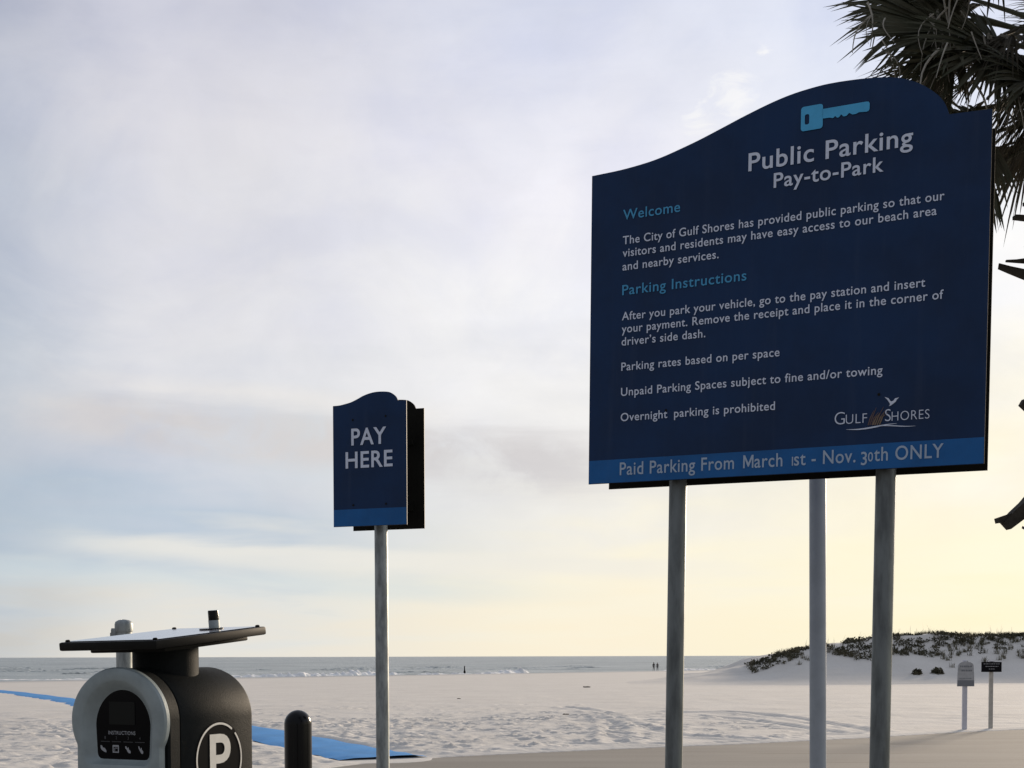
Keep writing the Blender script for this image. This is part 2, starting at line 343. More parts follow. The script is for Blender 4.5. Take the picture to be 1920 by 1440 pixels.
# lettering -----------------------------------------------------------
_gc = {}
def glyphs(txt, bold):
    k = (txt, bold)
    if k in _gc: return _gc[k]
    c = bpy.data.curves.new('lettering', 'FONT'); c.body = txt; c.offset = bold; c.space_character = 1.07; c.resolution_u = 5; c.dimensions = '2D'; c.fill_mode = 'FRONT'
    o = bpy.data.objects.new('lettering', c); COL.objects.link(o)
    dg = bpy.context.evaluated_depsgraph_get(); e = o.evaluated_get(dg); me = e.to_mesh()
    V = [(v.co.x, v.co.y) for v in me.vertices]; F = [tuple(p.vertices) for p in me.polygons]
    e.to_mesh_clear(); bpy.data.objects.remove(o); bpy.data.curves.remove(c)
    _gc[k] = (V, F); return _gc[k]
def letter_m(bold):
    """capital M drawn directly (the font's own breaks up when emboldened)"""
    H = CAP; Wd = 0.98 * H; a = 0.085 + 2.2 * bold; m = Wd / 2
    pts = [(0, 0), (0, H), (1.15 * a, H), (m, 0.40 * H), (Wd - 1.15 * a, H), (Wd, H), (Wd, 0), (Wd - a, 0), (Wd - a, 0.70 * H), (m + 0.35 * a, 0.10 * H), (m - 0.35 * a, 0.10 * H), (a, 0.70 * H), (a, 0)]
    return pts, [(0, 1, 2, 11, 12), (2, 3, 10, 11), (3, 9, 10), (3, 4, 8, 9), (4, 5, 6, 7, 8)]
def ext(txt, bold):
    V, F = glyphs(txt, bold); xs = [v[0] for v in V]; return min(xs), max(xs)
CAP = max(v[1] for v in glyphs('H', 0.0)[0]) or 0.7
XH = max(v[1] for v in glyphs('x', 0.0)[0])
def line(items, pieces, s0, s1, base, cap, bold=0.014, x_only=None):
    """pieces: [(text, size factor, drop)] laid end to end, stretched to span s0..s1"""
    cur = 0.0; parts = []
    for txt, sz, drop in pieces:
        if not txt.strip():
            cur += 0.28 * len(txt); continue
        lead = len(txt) - len(txt.lstrip()); trail = len(txt) - len(txt.rstrip()); core = txt.strip()
        cur += 0.25 * lead
        V, F = letter_m(bold) if core == 'M' else glyphs(core, bold); a, b = min(v[0] for v in V), max(v[0] for v in V)
        parts.append(([((x - a) * sz + cur, y * sz + drop) for x, y in V], F)); cur += (b - a) * sz + 0.06 + 0.27 * trail
    V, F = join(parts); a = min(v[0] for v in V); b = max(v[0] for v in V); sx = (s1 - s0) / (b - a); sy = cap / CAP
    items.append(([(s0 + (x - a) * sx, base + y * sy) for x, y in V], F)); return items
def flat(name, items, mtl, parent, y):
    """2D items -> one flat mesh on the plane y (facing -y)"""
    V, F = join([([(x, y, z) for x, z in v], f) for v, f in items])
    o = mesh(name, V, F, mtl, parent)
    bm = bmesh.new(); bm.from_mesh(o.data)
    for f in bm.faces:
        f.normal_update()
        if f.normal.y > 0: f.normal_flip()
    bm.to_mesh(o.data); bm.free(); return o
def poly(pts): return ([tuple(p) for p in pts], [tuple(range(len(pts)))])
def stroke(pts, wd):
    """ribbon along 2D pts, width list"""
    V, F = [], []; n = len(pts)
    for k in range(n):
        a = np.array(pts[min(k + 1, n - 1)]) - np.array(pts[max(k - 1, 0)]); a = a / (np.linalg.norm(a) + 1e-9); p = np.array([-a[1], a[0]]) * (wd[k] / 2)
        V += [tuple(np.array(pts[k]) + p), tuple(np.array(pts[k]) - p)]
    F = [(2 * k, 2 * k + 1, 2 * k + 3, 2 * k + 2) for k in range(n - 1)]
    return V, F
def round_rect(x0, z0, x1, z1, r, n=5):
    out = []
    for cx, cz, a0 in ((x1 - r, z0 + r, -90), (x1 - r, z1 - r, 0), (x0 + r, z1 - r, 90), (x0 + r, z0 + r, 180)):
        for k in range(n + 1):
            a = R(a0 + 90 * k / n); out.append((cx + r * math.cos(a), cz + r * math.sin(a)))
    return out

# ------------------------------------------------------------------ terrain
def slope(X, Y):
    s = Y - 1.05 * X
    return -1.6 * np.clip((s - 28) / 215, 0, 3.0) ** 1.15
EX = np.array([-60, -40, -14, -8, -5, -3.6, -2.93, -2.61, -2.1, -1.47, 0.35, 2.67, 4.03, 7.06, 9.36, 10.98, 16, 30, 60, 400.])
EY = np.array([1.0, 3, 7, 9.5, 13, 16.2, 17.91, 18.76, 19.68, 20.43, 21.56, 22.86, 23.5, 25.38, 27.1, 27.98, 30, 36, 48, 150.])
def edge_y(X): return np.interp(X, EX, EY)
def vnoise(X, Y, sc, seed):
    """smooth value noise"""
    rng = np.random.default_rng(seed); G = rng.random((64, 64)); x = X / sc; y = Y / sc
    xi = np.floor(x).astype(int); yi = np.floor(y).astype(int); fx = x - xi; fy = y - yi; fx = fx * fx * (3 - 2 * fx); fy = fy * fy * (3 - 2 * fy)
    g = lambda i, j: G[i % 64, j % 64]
    return (g(xi, yi) * (1 - fx) + g(xi + 1, yi) * fx) * (1 - fy) + (g(xi, yi + 1) * (1 - fx) + g(xi + 1, yi + 1) * fx) * fy - 0.5
def axis(lo, fine0, fine1, hi, d, grow, dmax):
    a = list(np.arange(fine0, fine1, d)); s = d
    while a[-1] < hi: s = min(s * grow, dmax); a.append(a[-1] + s)
    s = d; b = [fine0]
    while b[-1] > lo: s = min(s * grow, dmax); b.append(b[-1] - s)
    return np.array(b[:0:-1] + a)
GX = axis(-500, -10.5, 11, 500, 0.075, 1.05, 40); GY = axis(-60, 18.5, 36, 420, 0.075, 1.03, 30)
XX, YY = np.meshgrid(GX, GY)
D = YY - edge_y(XX)                                   # distance beyond the edge of the lot
near = np.clip(1 - (YY - 45) / 40, 0, 1)
Z = slope(XX, YY)
rough_mask = np.clip(D / 1.2, 0, 1)
Z += rough_mask * (0.03 * vnoise(XX, YY, 1.9, 1) + 0.03 * vnoise(XX, YY, 0.55, 2) * near + 0.05 * vnoise(XX, YY, 9.0, 3))
# tyre tracks and foot-dragged ridges
TRACKS = [[(1.7, 41.5), (2.26, 39.5), (2.41, 32.8), (2.16, 27.6), (1.91, 23.4)], [(2.73, 36.1), (2.75, 30.1), (3.3, 26.0), (4.4, 24.6)],
          [(4.3, 37.0), (5.2, 36.4), (6.2, 35.8), (6.8, 33.6), (7.3, 30.0), (7.6, 27.4)], [(5.0, 34.2), (5.6, 32.0), (6.3, 28.9), (6.8, 26.2)]]
zone = (XX > -3) & (XX < 12) & (YY > 20) & (YY < 48)
for tr in TRACKS:
    sp = np.array(spline(tr, 10)); px = XX[zone]; py = YY[zone]; dmin = np.full(px.shape, 9.0)
    for q in sp: dmin = np.minimum(dmin, np.hypot(px - q[0], (py - q[1])))
    Z[zone] += -0.04 * np.exp(-(dmin / 0.15) ** 2) + 0.03 * np.exp(-((dmin - 0.36) / 0.15) ** 2)
# footprints
def dents(n, xr, yr, dens=None):
    xs = RNG.uniform(*xr, n); ys = RNG.uniform(*yr, n)
    for x, y in zip(xs, ys):
        if y - edge_y(x) < 0.25: continue
        if dens is not None and RNG.random() > dens(x, y): continue
        r = RNG.uniform(0.07, 0.15); dp = RNG.uniform(0.018, 0.05)
        i0, i1 = np.searchsorted(GX, [x - 0.6, x + 0.6]); j0, j1 = np.searchsorted(GY, [y - 0.6, y + 0.6])
        if i1 - i0 < 3 or j1 - j0 < 3: continue
        a = RNG.uniform(0, 3.14); u = XX[j0:j1, i0:i1] - x; v = YY[j0:j1, i0:i1] - y
        p = (u * math.cos(a) + v * math.sin(a)) / (r * 1.35); q = (-u * math.sin(a) + v * math.cos(a)) / (r * 0.8); d2 = p * p + q * q
        Z[j0:j1, i0:i1] += -dp * np.exp(-d2 * 1.3) + dp * 0.55 * np.exp(-(np.sqrt(d2) - 1.45) ** 2 * 4)
def dens(x, y):
    k = 0.5 + 0.9 * float(vnoise(np.array(x), np.array(y), 2.4, 8)) * 1.4
    f = max(0.0, min(1.0, (47 - y - 2.2 * max(0, x - 1.5)) / 16)); 
    return max(0.0, k) * f
dents(13000, (-26, 12), (9, 58), dens)
dents(1500, (-14, 3), (18, 34))
Z = np.where(D < 0.9, Z * np.clip(D / 0.9, 0, 1) + np.where(D < 0, -0.08, 0.0) - 0.0, Z)
Z += np.where(D > 0, 0.035 * np.clip(D / 0.35, 0, 1), 0) - 0.004
MATLINE = spline([(-2.0, 20.32), (-2.6, 21.55), (-3.45, 23.3), (-5.35, 27.5), (-9.5, 36.5), (-14.5, 46.2), (-18.9, 56), (-24.5, 67.5), (-33.3, 85), (-44, 104)], 12)
zone = (XX < 0.5) & (XX > -46) & (YY > 19) & (YY < 106); px = XX[zone]; py = YY[zone]; dmin = np.full(px.shape, 9.0)   # sand packed flat under the mat
for (ax, ay), (bx, by) in zip(MATLINE[:-1], MATLINE[1:]):
    t = np.clip(((px - ax) * (bx - ax) + (py - ay) * (by - ay)) / ((bx - ax) ** 2 + (by - ay) ** 2), 0, 1); dmin = np.minimum(dmin, np.hypot(px - ax - t * (bx - ax), py - ay - t * (by - ay)))
k_ = np.clip((1.05 - dmin) / 0.3, 0, 1); Z[zone] = Z[zone] * (1 - k_) + (slope(px, py) + 0.005) * k_
Z[zone] += np.clip((py - 21.5) / 2, 0, 1) * 0.05 * np.exp(-((dmin - 0.80) / 0.10) ** 2) * np.clip(vnoise(px, py, 0.9, 41) * 3 + 0.4, 0, 1)
def grid_mesh(name, XX, YY, Z, m, smooth=True):
    ny, nx = XX.shape; V = np.stack([XX.ravel(), YY.ravel(), Z.ravel()], 1)
    i = np.arange(ny * nx).reshape(ny, nx); F = np.stack([i[:-1, :-1], i[:-1, 1:], i[1:, 1:], i[1:, :-1]], -1).reshape(-1, 4)
    me = bpy.data.meshes.new(name); me.vertices.add(len(V)); me.vertices.foreach_set('co', V.ravel().astype(np.float32))
    me.loops.add(F.size); me.loops.foreach_set('vertex_index', F.ravel().astype(np.int32))
    me.polygons.add(len(F)); me.polygons.foreach_set('loop_start', np.arange(0, F.size, 4, dtype=np.int32))
    me.update(calc_edges=True); me.validate()
    return link(name, me, m, None, smooth)
tag(grid_mesh('beach_sand', XX, YY, Z, M['sand']), kind='structure')
def ground_z(x, y):
    i = int(np.clip(np.searchsorted(GX, x), 1, len(GX) - 1)); j = int(np.clip(np.searchsorted(GY, y), 1, len(GY) - 1))
    fx = (x - GX[i - 1]) / (GX[i] - GX[i - 1]); fy = (y - GY[j - 1]) / (GY[j] - GY[j - 1])
    return float((Z[j - 1, i - 1] * (1 - fx) + Z[j - 1, i] * fx) * (1 - fy) + (Z[j, i - 1] * (1 - fx) + Z[j, i] * fx) * fy)
# parking lot: a sheet bounded just beyond the sand's edge
px = np.concatenate([np.linspace(-60, -8, 20), np.linspace(-7.5, 12, 90), np.linspace(13, 60, 24)])
top = [(x, float(edge_y(x)) + 0.12 + 0.10 * math.sin(x * 2.1) * math.sin(x * 0.7), 0.0) for x in px]
V = top + [(x, -60.0, 0.0) for x in px]; n = len(px)
tag(mesh('parking_lot', V, [(i, n + i, n + i + 1, i + 1) for i in range(n - 1)], M['pave']), kind='structure')

# dune ------------------------------------------------------------------
CXS = np.array([8, 11, 13, 16.2, 18, 20, 23, 26, 30, 33, 37, 45, 55, 65, 80, 95, 110.]); CZS = np.array([0.0, 0.25, 0.60, 1.15, 1.75, 2.2, 2.55, 2.85, 3.2, 3.25, 3.15, 3.35, 2.9, 3.3, 2.7, 2.0, -.5])
YF, YC = 76.5, 90.0
def dune_z(X, Y):
    cr = np.interp(X, CXS, CZS) + 0.28 * vnoise(X, Y * 0.3, 3.2, 21) * (X > 16)
    v = np.clip((Y - YF - 1.2 * vnoise(X, Y * 0, 7.0, 24)) / (YC - YF), 0, 1); up_ = v ** 1.75
    bk = np.clip((Y - YC) / 26, 0, 1); prof = np.where(Y <= YC, up_, 1 - 0.12 * np.sin(bk * 9) * bk - bk ** 2.5)
    z = cr * prof + (0.35 * vnoise(X, Y, 2.6, 22) + 0.16 * vnoise(X, Y, 0.9, 23)) * np.clip(prof, 0, 1) * np.clip(cr, 0, 1)
    return slope(X, Y) + z - 0.12 * (1 - np.clip(v * 8, 0, 1)) - 0.25 * np.clip(bk * 1.3 - 0.3, 0, 1)
DX, DY = np.meshgrid(np.arange(8, 110, 0.35), np.arange(75.0, 118, 0.32))
tag(grid_mesh('sand_dune', DX, DY, dune_z(DX, DY), M['sand']), kind='structure')
dz1 = lambda x, y: float(dune_z(np.array(x), np.array(y)))

# sea and surf -----------------------------------------------------------
SEA = -1.6
def sea():
    xs = axis(-30000, -60, 60, 30000, 8, 1.25, 6000); ys = axis(60, 170, 320, 40000, 6, 1.25, 6000)
    X, Y = np.meshgrid(xs, ys); return grid_mesh('sea', X, Y, X * 0 + SEA, M['sea'])
tag(sea(), kind='structure')
def breaker(cx, cy, L, hgt, wd, seed):
    """ragged ridge of foam parallel to the shore (shore runs along (0.69,0.72))"""
    rng = random.Random(seed); V, F = [], []; n = max(8, int(L / 0.45)); t = (0.69, 0.724); nn = (-0.724, 0.69)
    for i in range(n + 1):
        s = (i / n - 0.5) * L; env = max(0.05, (1 - abs(2 * i / n - 1) ** 2.5)); h_ = hgt * env * rng.uniform(0.25, 1.15); off = 0.9 * math.sin(s * 0.19 + seed) + rng.uniform(-.35, .35)
        for k in range(5):
            q = (k / 4 - 0.5) * wd * (0.6 + 0.4 * env) + off; z = SEA - 0.05 + (h_ + 0.05) * (0, 0.75, 1.0, 0.55, 0)[k] * rng.uniform(0.8, 1.15)
            V.append((cx + t[0] * s + nn[0] * q, cy + t[1] * s + nn[1] * q, z))
    for i in range(n):
        for k in range(4): a = i * 5 + k; F.append((a, a + 5, a + 6, a + 1))
    return V, F
foams = []
for i, (x, y, L, hg, wd) in enumerate([(-77, 181, 26, 0.16, 1.4), (-63, 190, 16, 0.14, 1.2), (-52, 197, 14, 0.2, 1.6), (-43.5, 208, 15, 0.42, 2.0), (-37, 214, 13, 0.55, 2.2), (-33, 221, 9, 0.4, 2.0), (-30, 232, 12, 0.25, 2),
        (-26.5, 226, 15, 0.75, 2.6), (-22, 229, 9, 0.45, 2.0), (-14.0, 232, 7, 0.25, 1.5), (-9.6, 236, 5, 0.25, 1.6), (-4.6, 242, 8, 0.35, 1.8), (-1.5, 247, 6, 0.6, 2.4), (1.2, 250, 7, 0.75, 2.8), (38, 289, 16, 0.3, 2.0), (44, 300, 14, 0.3, 2)]):
    foams.append(breaker(x, y, L, hg * 1.3, wd, i))
swell = []; sr = random.Random(77)
for i in range(60):
    u = sr.uniform(-1, 1); yb = sr.uniform(250, 400); xx = sr.uniform(-0.42, 0.2) * yb
    if yb - 1.05 * xx < 252 or (18 < xx < 45 and yb < 330): continue
    swell.append(breaker(xx, yb, sr.uniform(7, 26), sr.uniform(0.12, 0.42), sr.uniform(2.0, 3.6), 200 + i))
V, F = join(swell); tag(mesh('low_swells', V, F, M['sea'], None, True), kind='stuff')
V, F = join(foams); tag(mesh('surf_foam', V, F, M['foam'], None, True), kind='stuff')

# ------------------------------------------------------------------ blue mat
def build_mat():
    ctr = MATLINE
    V, F = [], []; n = len(ctr); hw = 0.74
    ns = 7
    for i, c in enumerate(ctr):
        a = np.array(ctr[min(i + 1, n - 1)]) - np.array(ctr[max(i - 1, 0)]); a /= np.linalg.norm(a); p = np.array([-a[1], a[0]])
        for k in range(ns):
            q = np.array(c) + p * hw * (2 * k / (ns - 1) - 1)
            z = float(slope(q[0], q[1])) + 0.045 - (0.03 if k in (0, ns - 1) else 0) + 0.008 * math.sin(i * 0.9 + k)
            V.append((q[0], q[1], z))
    for i in range(n - 1):
        for k in range(ns - 1): a = i * ns + k; F.append((a, a + 1, a + ns + 1, a + ns))
    return V, F
V, F = build_mat()
tag(mesh('beach_mat', V, F, M['matblue'], None, True), 'long bright blue roll-out walkway mat crossing the white sand', 'beach mat')

# ------------------------------------------------------------------ big information sign
BY, BL = -0.4638, 0.0129
big = thing('parking_sign', 'large navy public parking board with arched top and paragraphs of white text', 'sign', (0.3434, 5.85, 0.0))
BASIS = Matrix.Translation((0, 0, 2.364)) @ Matrix.Rotation(BY, 4, 'Z') @ Matrix.Rotation(BL, 4, 'Y')
W_, H_ = 1.668, 1.3535
crest = spline([(0, 1.351), (0.1385, 1.3567), (0.2497, 1.3683), (0.3226, 1.3813), (0.3946, 1.3995), (0.4879, 1.4262), (0.5883, 1.4595), (0.6956, 1.4960), (0.8093, 1.5300), (0.90, 1.5495),
    (0.996, 1.5605), (1.06, 1.5625), (1.1211, 1.5607), (1.1827, 1.5568), (1.2438, 1.5499), (1.2923, 1.5403), (1.3345, 1.5272), (1.3945, 1.4982), (1.4544, 1.4515), (1.4843, 1.4164), (1.4995, 1.387), (1.5088, 1.3600)], 4)
outline = [(0, 0), (W_, 0), (W_, H_)] + crest[::-1]
def panel(name, outl, y0, y1, parent, mats, front):
    """flat plate: front face, back face and edge get separate materials"""
    V, F = prism(outl, y0, y1); o = mesh(name, V, F, mats, parent)
    for i, p in enumerate(o.data.polygons): p.material_index = (0 if i == front else (1 if i < 2 else 2))
    bm = bmesh.new(); bm.from_mesh(o.data); bmesh.ops.recalc_face_normals(bm, faces=bm.faces[:]); bm.to_mesh(o.data); bm.free(); return o
fp = panel('front_panel', outline, 0, 0.007, big, [M['navy'], M['backblack'], M['backblack']], 0); fp.matrix_local = BASIS
bp = panel('back_panel', [(x * 0.985 + 0.0145, z) for x, z in outline], 0.201, 0.208, big, [M['navy'], M['backblack'], M['backblack']], 1); bp.matrix_local = BASIS
for i, p in enumerate(bp.data.polygons):
    if i < 2: p.material_index = 0 if p.normal.y > 0 else 1
Y1, Y2 = -0.0022, -0.0040
flat('blue_band', [poly([(0.0015, 0.0015), (W_ - 0.0015, 0.0015), (W_ - 0.0015, 0.1027), (0.0015, 0.1027)])], M['band'], fp, Y1)
def one(t): return [(t, 1.0, 0.0)]
def text_part(name, pieces, s0, s1, base, cap, bold, mtl, parent, y=Y2):
    it = []; line(it, pieces if isinstance(pieces, list) else one(pieces), s0, s1, base, cap, bold); return flat(name, it, mtl, parent, y)
text_part('title_line', 'Public Parking', 0.7094, 1.374, 1.2625, 0.0715, 0.012, M['white'], fp)
text_part('title_line', 'Pay-to-Park', 0.8178, 1.2625, 1.1785, 0.0580, 0.012, M['white'], fp)
for t, s1, b in (('Welcome', 0.4125, 1.1385), ('Parking Instructions', 0.7086, 0.8145)): text_part('heading_line', t, 0.1515, s1, b, 0.0425, 0.008, M['teal'], fp)
for t, s1, b in (('The City of Gulf Shores has provided public parking so that our', 1.4981, 1.0330), ('visitors and residents may have easy access to our beach area', 1.4702, 0.9790), ('and nearby services.', 0.5866, 0.9205),
        ('After you park your vehicle, go to the pay station and insert', 1.4328, 0.7055), ('your payment. Remove the receipt and place it in the corner of', 1.5027, 0.6510), ('driver\u2019s side dash.', 0.5331, 0.5960),
        ('Parking rates based on per space', 0.8548, 0.4870), ('Unpaid Parking Spaces subject to fine and/or towing', 1.2748, 0.3775), ([('Overnight', 1, 0), ('  ', 1, 0), ('parking is prohibited', 1, 0)], 0.8394, 0.2675)):
    text_part('text_line', t, 0.1515, s1, b, 0.0345, 0.008, M['white'], fp)
xh = XH / CAP
text_part('season_line', [('Paid Parking From  ', 1, 0), ('M', 1, 0), ('arch  ', 1, 0), ('1', xh, 0), ('st - Nov. ', 1, 0), ('3', 0.95, -0.24 * CAP), ('0', xh, 0), ('th ONLY', 1, 0)], 0.1500, 1.5161, 0.0330, 0.0540, 0.008, M['bandtext'], fp)
# key emblem: bow with a slot, blade with notched lower edge
kx0, kx1 = 0.9268, 1.0163; bow = []
ob = round_rect(kx0, 1.3880, kx1, 1.4860, 0.012, 4); hb = round_rect(kx0 + 0.016, 1.4130, kx0 + 0.034, 1.4540, 0.007, 4)
Vk = ob + hb; nk = len(ob); Fk = [(i, (i + 1) % nk, nk + (i + 1) % nk, nk + i) for i in range(nk)]
blade = [(kx1 - 0.002, 1.4260), (1.045, 1.4245), (1.058, 1.4205), (1.066, 1.4275), (1.074, 1.4195), (1.082, 1.4200), (1.090, 1.4300), (1.100, 1.4195), (1.112, 1.4205), (1.122, 1.4300), (1.136, 1.4215), (1.150, 1.4215), (1.160, 1.4260), (1.192, 1.4230), (1.2000, 1.4260), (1.2028, 1.4330), (1.2028, 1.4540), (1.1990, 1.4610), (1.190, 1.4630), (kx1 - 0.002, 1.4640)]
flat('key_emblem', [(Vk, Fk), poly(blade)], M['keyblue'], fp, Y2)
# town emblem: spaced small capitals, sea oats, gull and two wave strokes
it = []
line(it, [('G', 1.0, 0), ('ULF', 0.76, 0)], 1.0875, 1.2175, 0.1885, 0.0500, -0.012)
line(it, [('S', 1.0, 0), ('HORES', 0.76, 0)], 1.2885, 1.4600, 0.1885, 0.0480, -0.012)
gull = [(1.2850, 0.2860), (1.3000, 0.2800), (1.3085, 0.2680), (1.3120, 0.2660), (1.3190, 0.2680), (1.3260, 0.2770), (1.3420, 0.2800), (1.3330, 0.2720), (1.3290, 0.2640), (1.3240, 0.2600), (1.3200, 0.2570), (1.3100, 0.2500), (1.3030, 0.2480), (1.3070, 0.2550), (1.3040, 0.2620), (1.2960, 0.2740)]
it.append(poly(gull))
wv = lambda x0, x1, z0, amp, ph, k=14: [(x0 + (x1 - x0) * i / k, z0 + amp * math.sin(ph + 4.2 * i / k)) for i in range(k + 1)]
it.append(stroke(wv(1.135, 1.335, 0.1705, -0.0065, 0.6), [0.0008 + 0.0052 * math.sin(math.pi * i / 14) for i in range(15)]))
it.append(stroke(wv(1.255, 1.408, 0.1672, 0.0045, 0.9), [0.0006 + 0.0030 * math.sin(math.pi * i / 14) for i in range(15)]))
flat('town_emblem', it, M['white'], fp, Y2)
it = []
for k in range(7):
    x0 = 1.222 + k * 0.0075; it.append(stroke([(x0, 0.178), (x0 + 0.008, 0.205), (x0 + 0.022 + 0.002 * k, 0.235 + 0.012 * math.sin(k * 1.9))], [0.004, 0.005, 0.0016]))
flat('grass_emblem', it, M['tan'], fp, Y2)
it = []
for k in range(4):
    x0 = 1.240 + k * 0.009; it.append(stroke([(x0, 0.177), (x0 + 0.008, 0.195), (x0 + 0.018, 0.214 + 0.01 * (k % 2))], [0.004, 0.004, 0.001]))
flat('oat_emblem', it, M['ochre'], fp, Y2 - 0.0006)
dots = []
for q in ((1.262, 0.298), (0.36, 0.30), (1.3350, 1.30)):
    dots.append(poly([(q[0] + 0.006 * math.cos(a), q[1] + 0.006 * math.sin(a)) for a in np.linspace(0, 6.28, 13)[:-1]]))
for d_ in dots: flat('rivet_head', [d_], M['backblack'], fp, Y1)
def post(name, parent, x0, y0, x1, y1, z1, r, mtl, cap=0.01, n=40, dome=0.0):
    """round pipe from the ground to z1, leaning from (x0,y0) to (x1,y1); coordinates relative to parent"""
    prof = [(r, -0.3), (r, z1 - cap), (r * 0.96, z1)]
    V, F = lathe(prof, n); V = [(v[0] + x0 + (x1 - x0) * v[2] / z1, v[1] + y0 + (y1 - y0) * v[2] / z1, v[2]) for v in V]
    return auto_smooth(mesh(name, V, F, mtl, parent), 40)
ox, oy = 0.3434, 5.85
post('post', big, 0.7017 - ox, 5.782 - oy, 0.7470 - ox, 5.760 - oy, 3.62, 0.0385, M['darkgalv'])
post('post', big, 1.5001 - ox, 5.383 - oy, 1.5460 - ox, 5.361 - oy, 3.62, 0.0405, M['darkgalv'])
def rails(parent, wd, ln, zs, ya, yb, hgt, basis):
    for z in zs:
        for y, t in ((ya, 0.008), (yb, 0.009)):
            bm = bmesh.new(); add_box(bm, (wd / 2, y, z), (ln, t, hgt), 0.002); o = bmobj('mounting_rail', bm, M['backblack'], parent); o.matrix_local = basis
rails(big, W_, W_ * 0.82, (0.18, 1.12), 0.0115, 0.1955, 0.04, BASIS)

# ------------------------------------------------------------------ pay-here sign
pay = thing('pay_sign', 'small navy sign reading pay here on a round steel pole', 'sign', (-1.0162, 7.5, 0))
PB = Matrix.Translation((0, 0, 2.340)) @ Matrix.Rotation(-0.3377, 4, 'Z') @ Matrix.Rotation(0.0007, 4, 'Y')
WP, HP = 0.4567, 0.6912
crest = spline([(0, 0.6867), (0.0422, 0.6879), (0.0731, 0.6928), (0.1116, 0.7006), (0.15, 0.7146), (0.1882, 0.7315), (0.2264, 0.7427), (0.2643, 0.7486), (0.3021, 0.7488), (0.3397, 0.7452), (0.3622, 0.7385), (0.3846, 0.7234), (0.3976, 0.709), (0.4055, 0.6918)], 5)
outl = [(0, 0), (WP, 0), (WP, HP)] + crest[::-1]
f2 = panel('front_panel', outl, 0, 0.005, pay, [M['navy'], M['backblack'], M['alu']], 0); f2.matrix_local = PB
b2 = panel('back_panel', outl, 0.251, 0.256, pay, [M['navy'], M['backblack'], M['alu']], 1); b2.matrix_local = PB
for i, p in enumerate(b2.data.polygons):
    if i < 2: p.material_index = 0 if p.normal.y > 0 else 1
flat('blue_band', [poly([(0.0015, 0.0015), (WP - 0.0015, 0.0015), (WP - 0.0015, 0.0970), (0.0015, 0.0970)])], M['band'], f2, Y1)
text_part('lettering_word', 'PAY', 0.1165, 0.3334, 0.4585, 0.0905, 0.016, M['white'], f2); text_part('lettering_word', 'HERE', 0.0798, 0.3723, 0.3300, 0.0885, 0.016, M['white'], f2)
dots = []
for q in ((0.330, 0.610), (0.126, 0.6), (0.126, 0.12), (0.33, 0.12)):
    dots.append(poly([(q[0] + 0.006 * math.cos(a), q[1] + 0.006 * math.sin(a)) for a in np.linspace(0, 6.28, 13)[:-1]]))
for d_ in dots: flat('rivet_head', [d_], M['backblack'], f2, Y2)
post('post', pay, -0.7455 + 1.0162, 7.5414 - 7.5, -0.7512 + 1.0162, 7.5425 - 7.5, 2.95, 0.0382, M['galv'])
rails(pay, WP, WP * 0.7, (0.12, 0.5), 0.0115, 0.2435, 0.035, PB)

# ------------------------------------------------------------------ plain grey pole behind the big board
gp = thing('steel_pole', 'smooth plain grey pole rising behind the large navy board between its two posts', 'pole', (1.556, 6.6, 0))
post('pole_shaft', gp, 0, 0, -0.024, 0, 3.30, 0.0415, M['greypaint'])
V, F = lathe([(0.05, 3.30), (0.05, 3.325), (0.03, 3.345), (0.004, 3.35)], 32, -0.024, 0); auto_smooth(mesh('pole_cap', V, F, M['greypaint'], gp))

# ------------------------------------------------------------------ capped post behind the pay station
cpo = thing('capped_post', 'pale grey steel post with domed cap and side bracket behind the pay station', 'post', (-2.164, 7.3, 0))
V, F = lathe([(0.044, -0.3), (0.044, 1.742)], 32); auto_smooth(mesh('post_shaft', V, F, M['galv'], cpo))
V, F = lathe([(0.049, 1.742), (0.050, 1.75), (0.050, 1.783), (0.046, 1.797), (0.030, 1.807), (0.008, 1.811), (0.002, 1.811)], 32); auto_smooth(mesh('post_cap', V, F, M['galv'], cpo), 50)
bm = bmesh.new(); add_box(bm, (-0.052, 0, 1.735), (0.03, 0.05, 0.045), 0.006); add_box(bm, (-0.066, 0.0, 1.727), (0.02, 0.022, 0.022), 0.005); add_box(bm, (-0.06, 0.0, 1.755), (0.014, 0.03, 0.014), 0.003)
bmobj('side_bracket', bm, M['galv'], cpo)

# ------------------------------------------------------------------ bollard
bo = thing('bollard', 'black plastic sleeved bollard with rounded top beside the pay station', 'bollard', (-1.4188, 8.65, 0))
r_ = 0.0905
prof = [(r_, -0.2), (r_, 0.2), (r_, 0.7), (r_, 1.155)] + [(r_ * math.cos(R(a)), 1.155 + 0.094 * math.sin(R(a))) for a in range(8, 90, 8)] + [(0.003, 1.249)]
V, F = lathe(prof, 48); mesh('bollard_sleeve', V, F, M['black'], bo, True)
V, F = lathe([(0.13, -0.05), (0.13, 0.012), (0.12, 0.022), (0.094, 0.03)], 40); auto_smooth(mesh('base_collar', V, F, M['black'], bo))

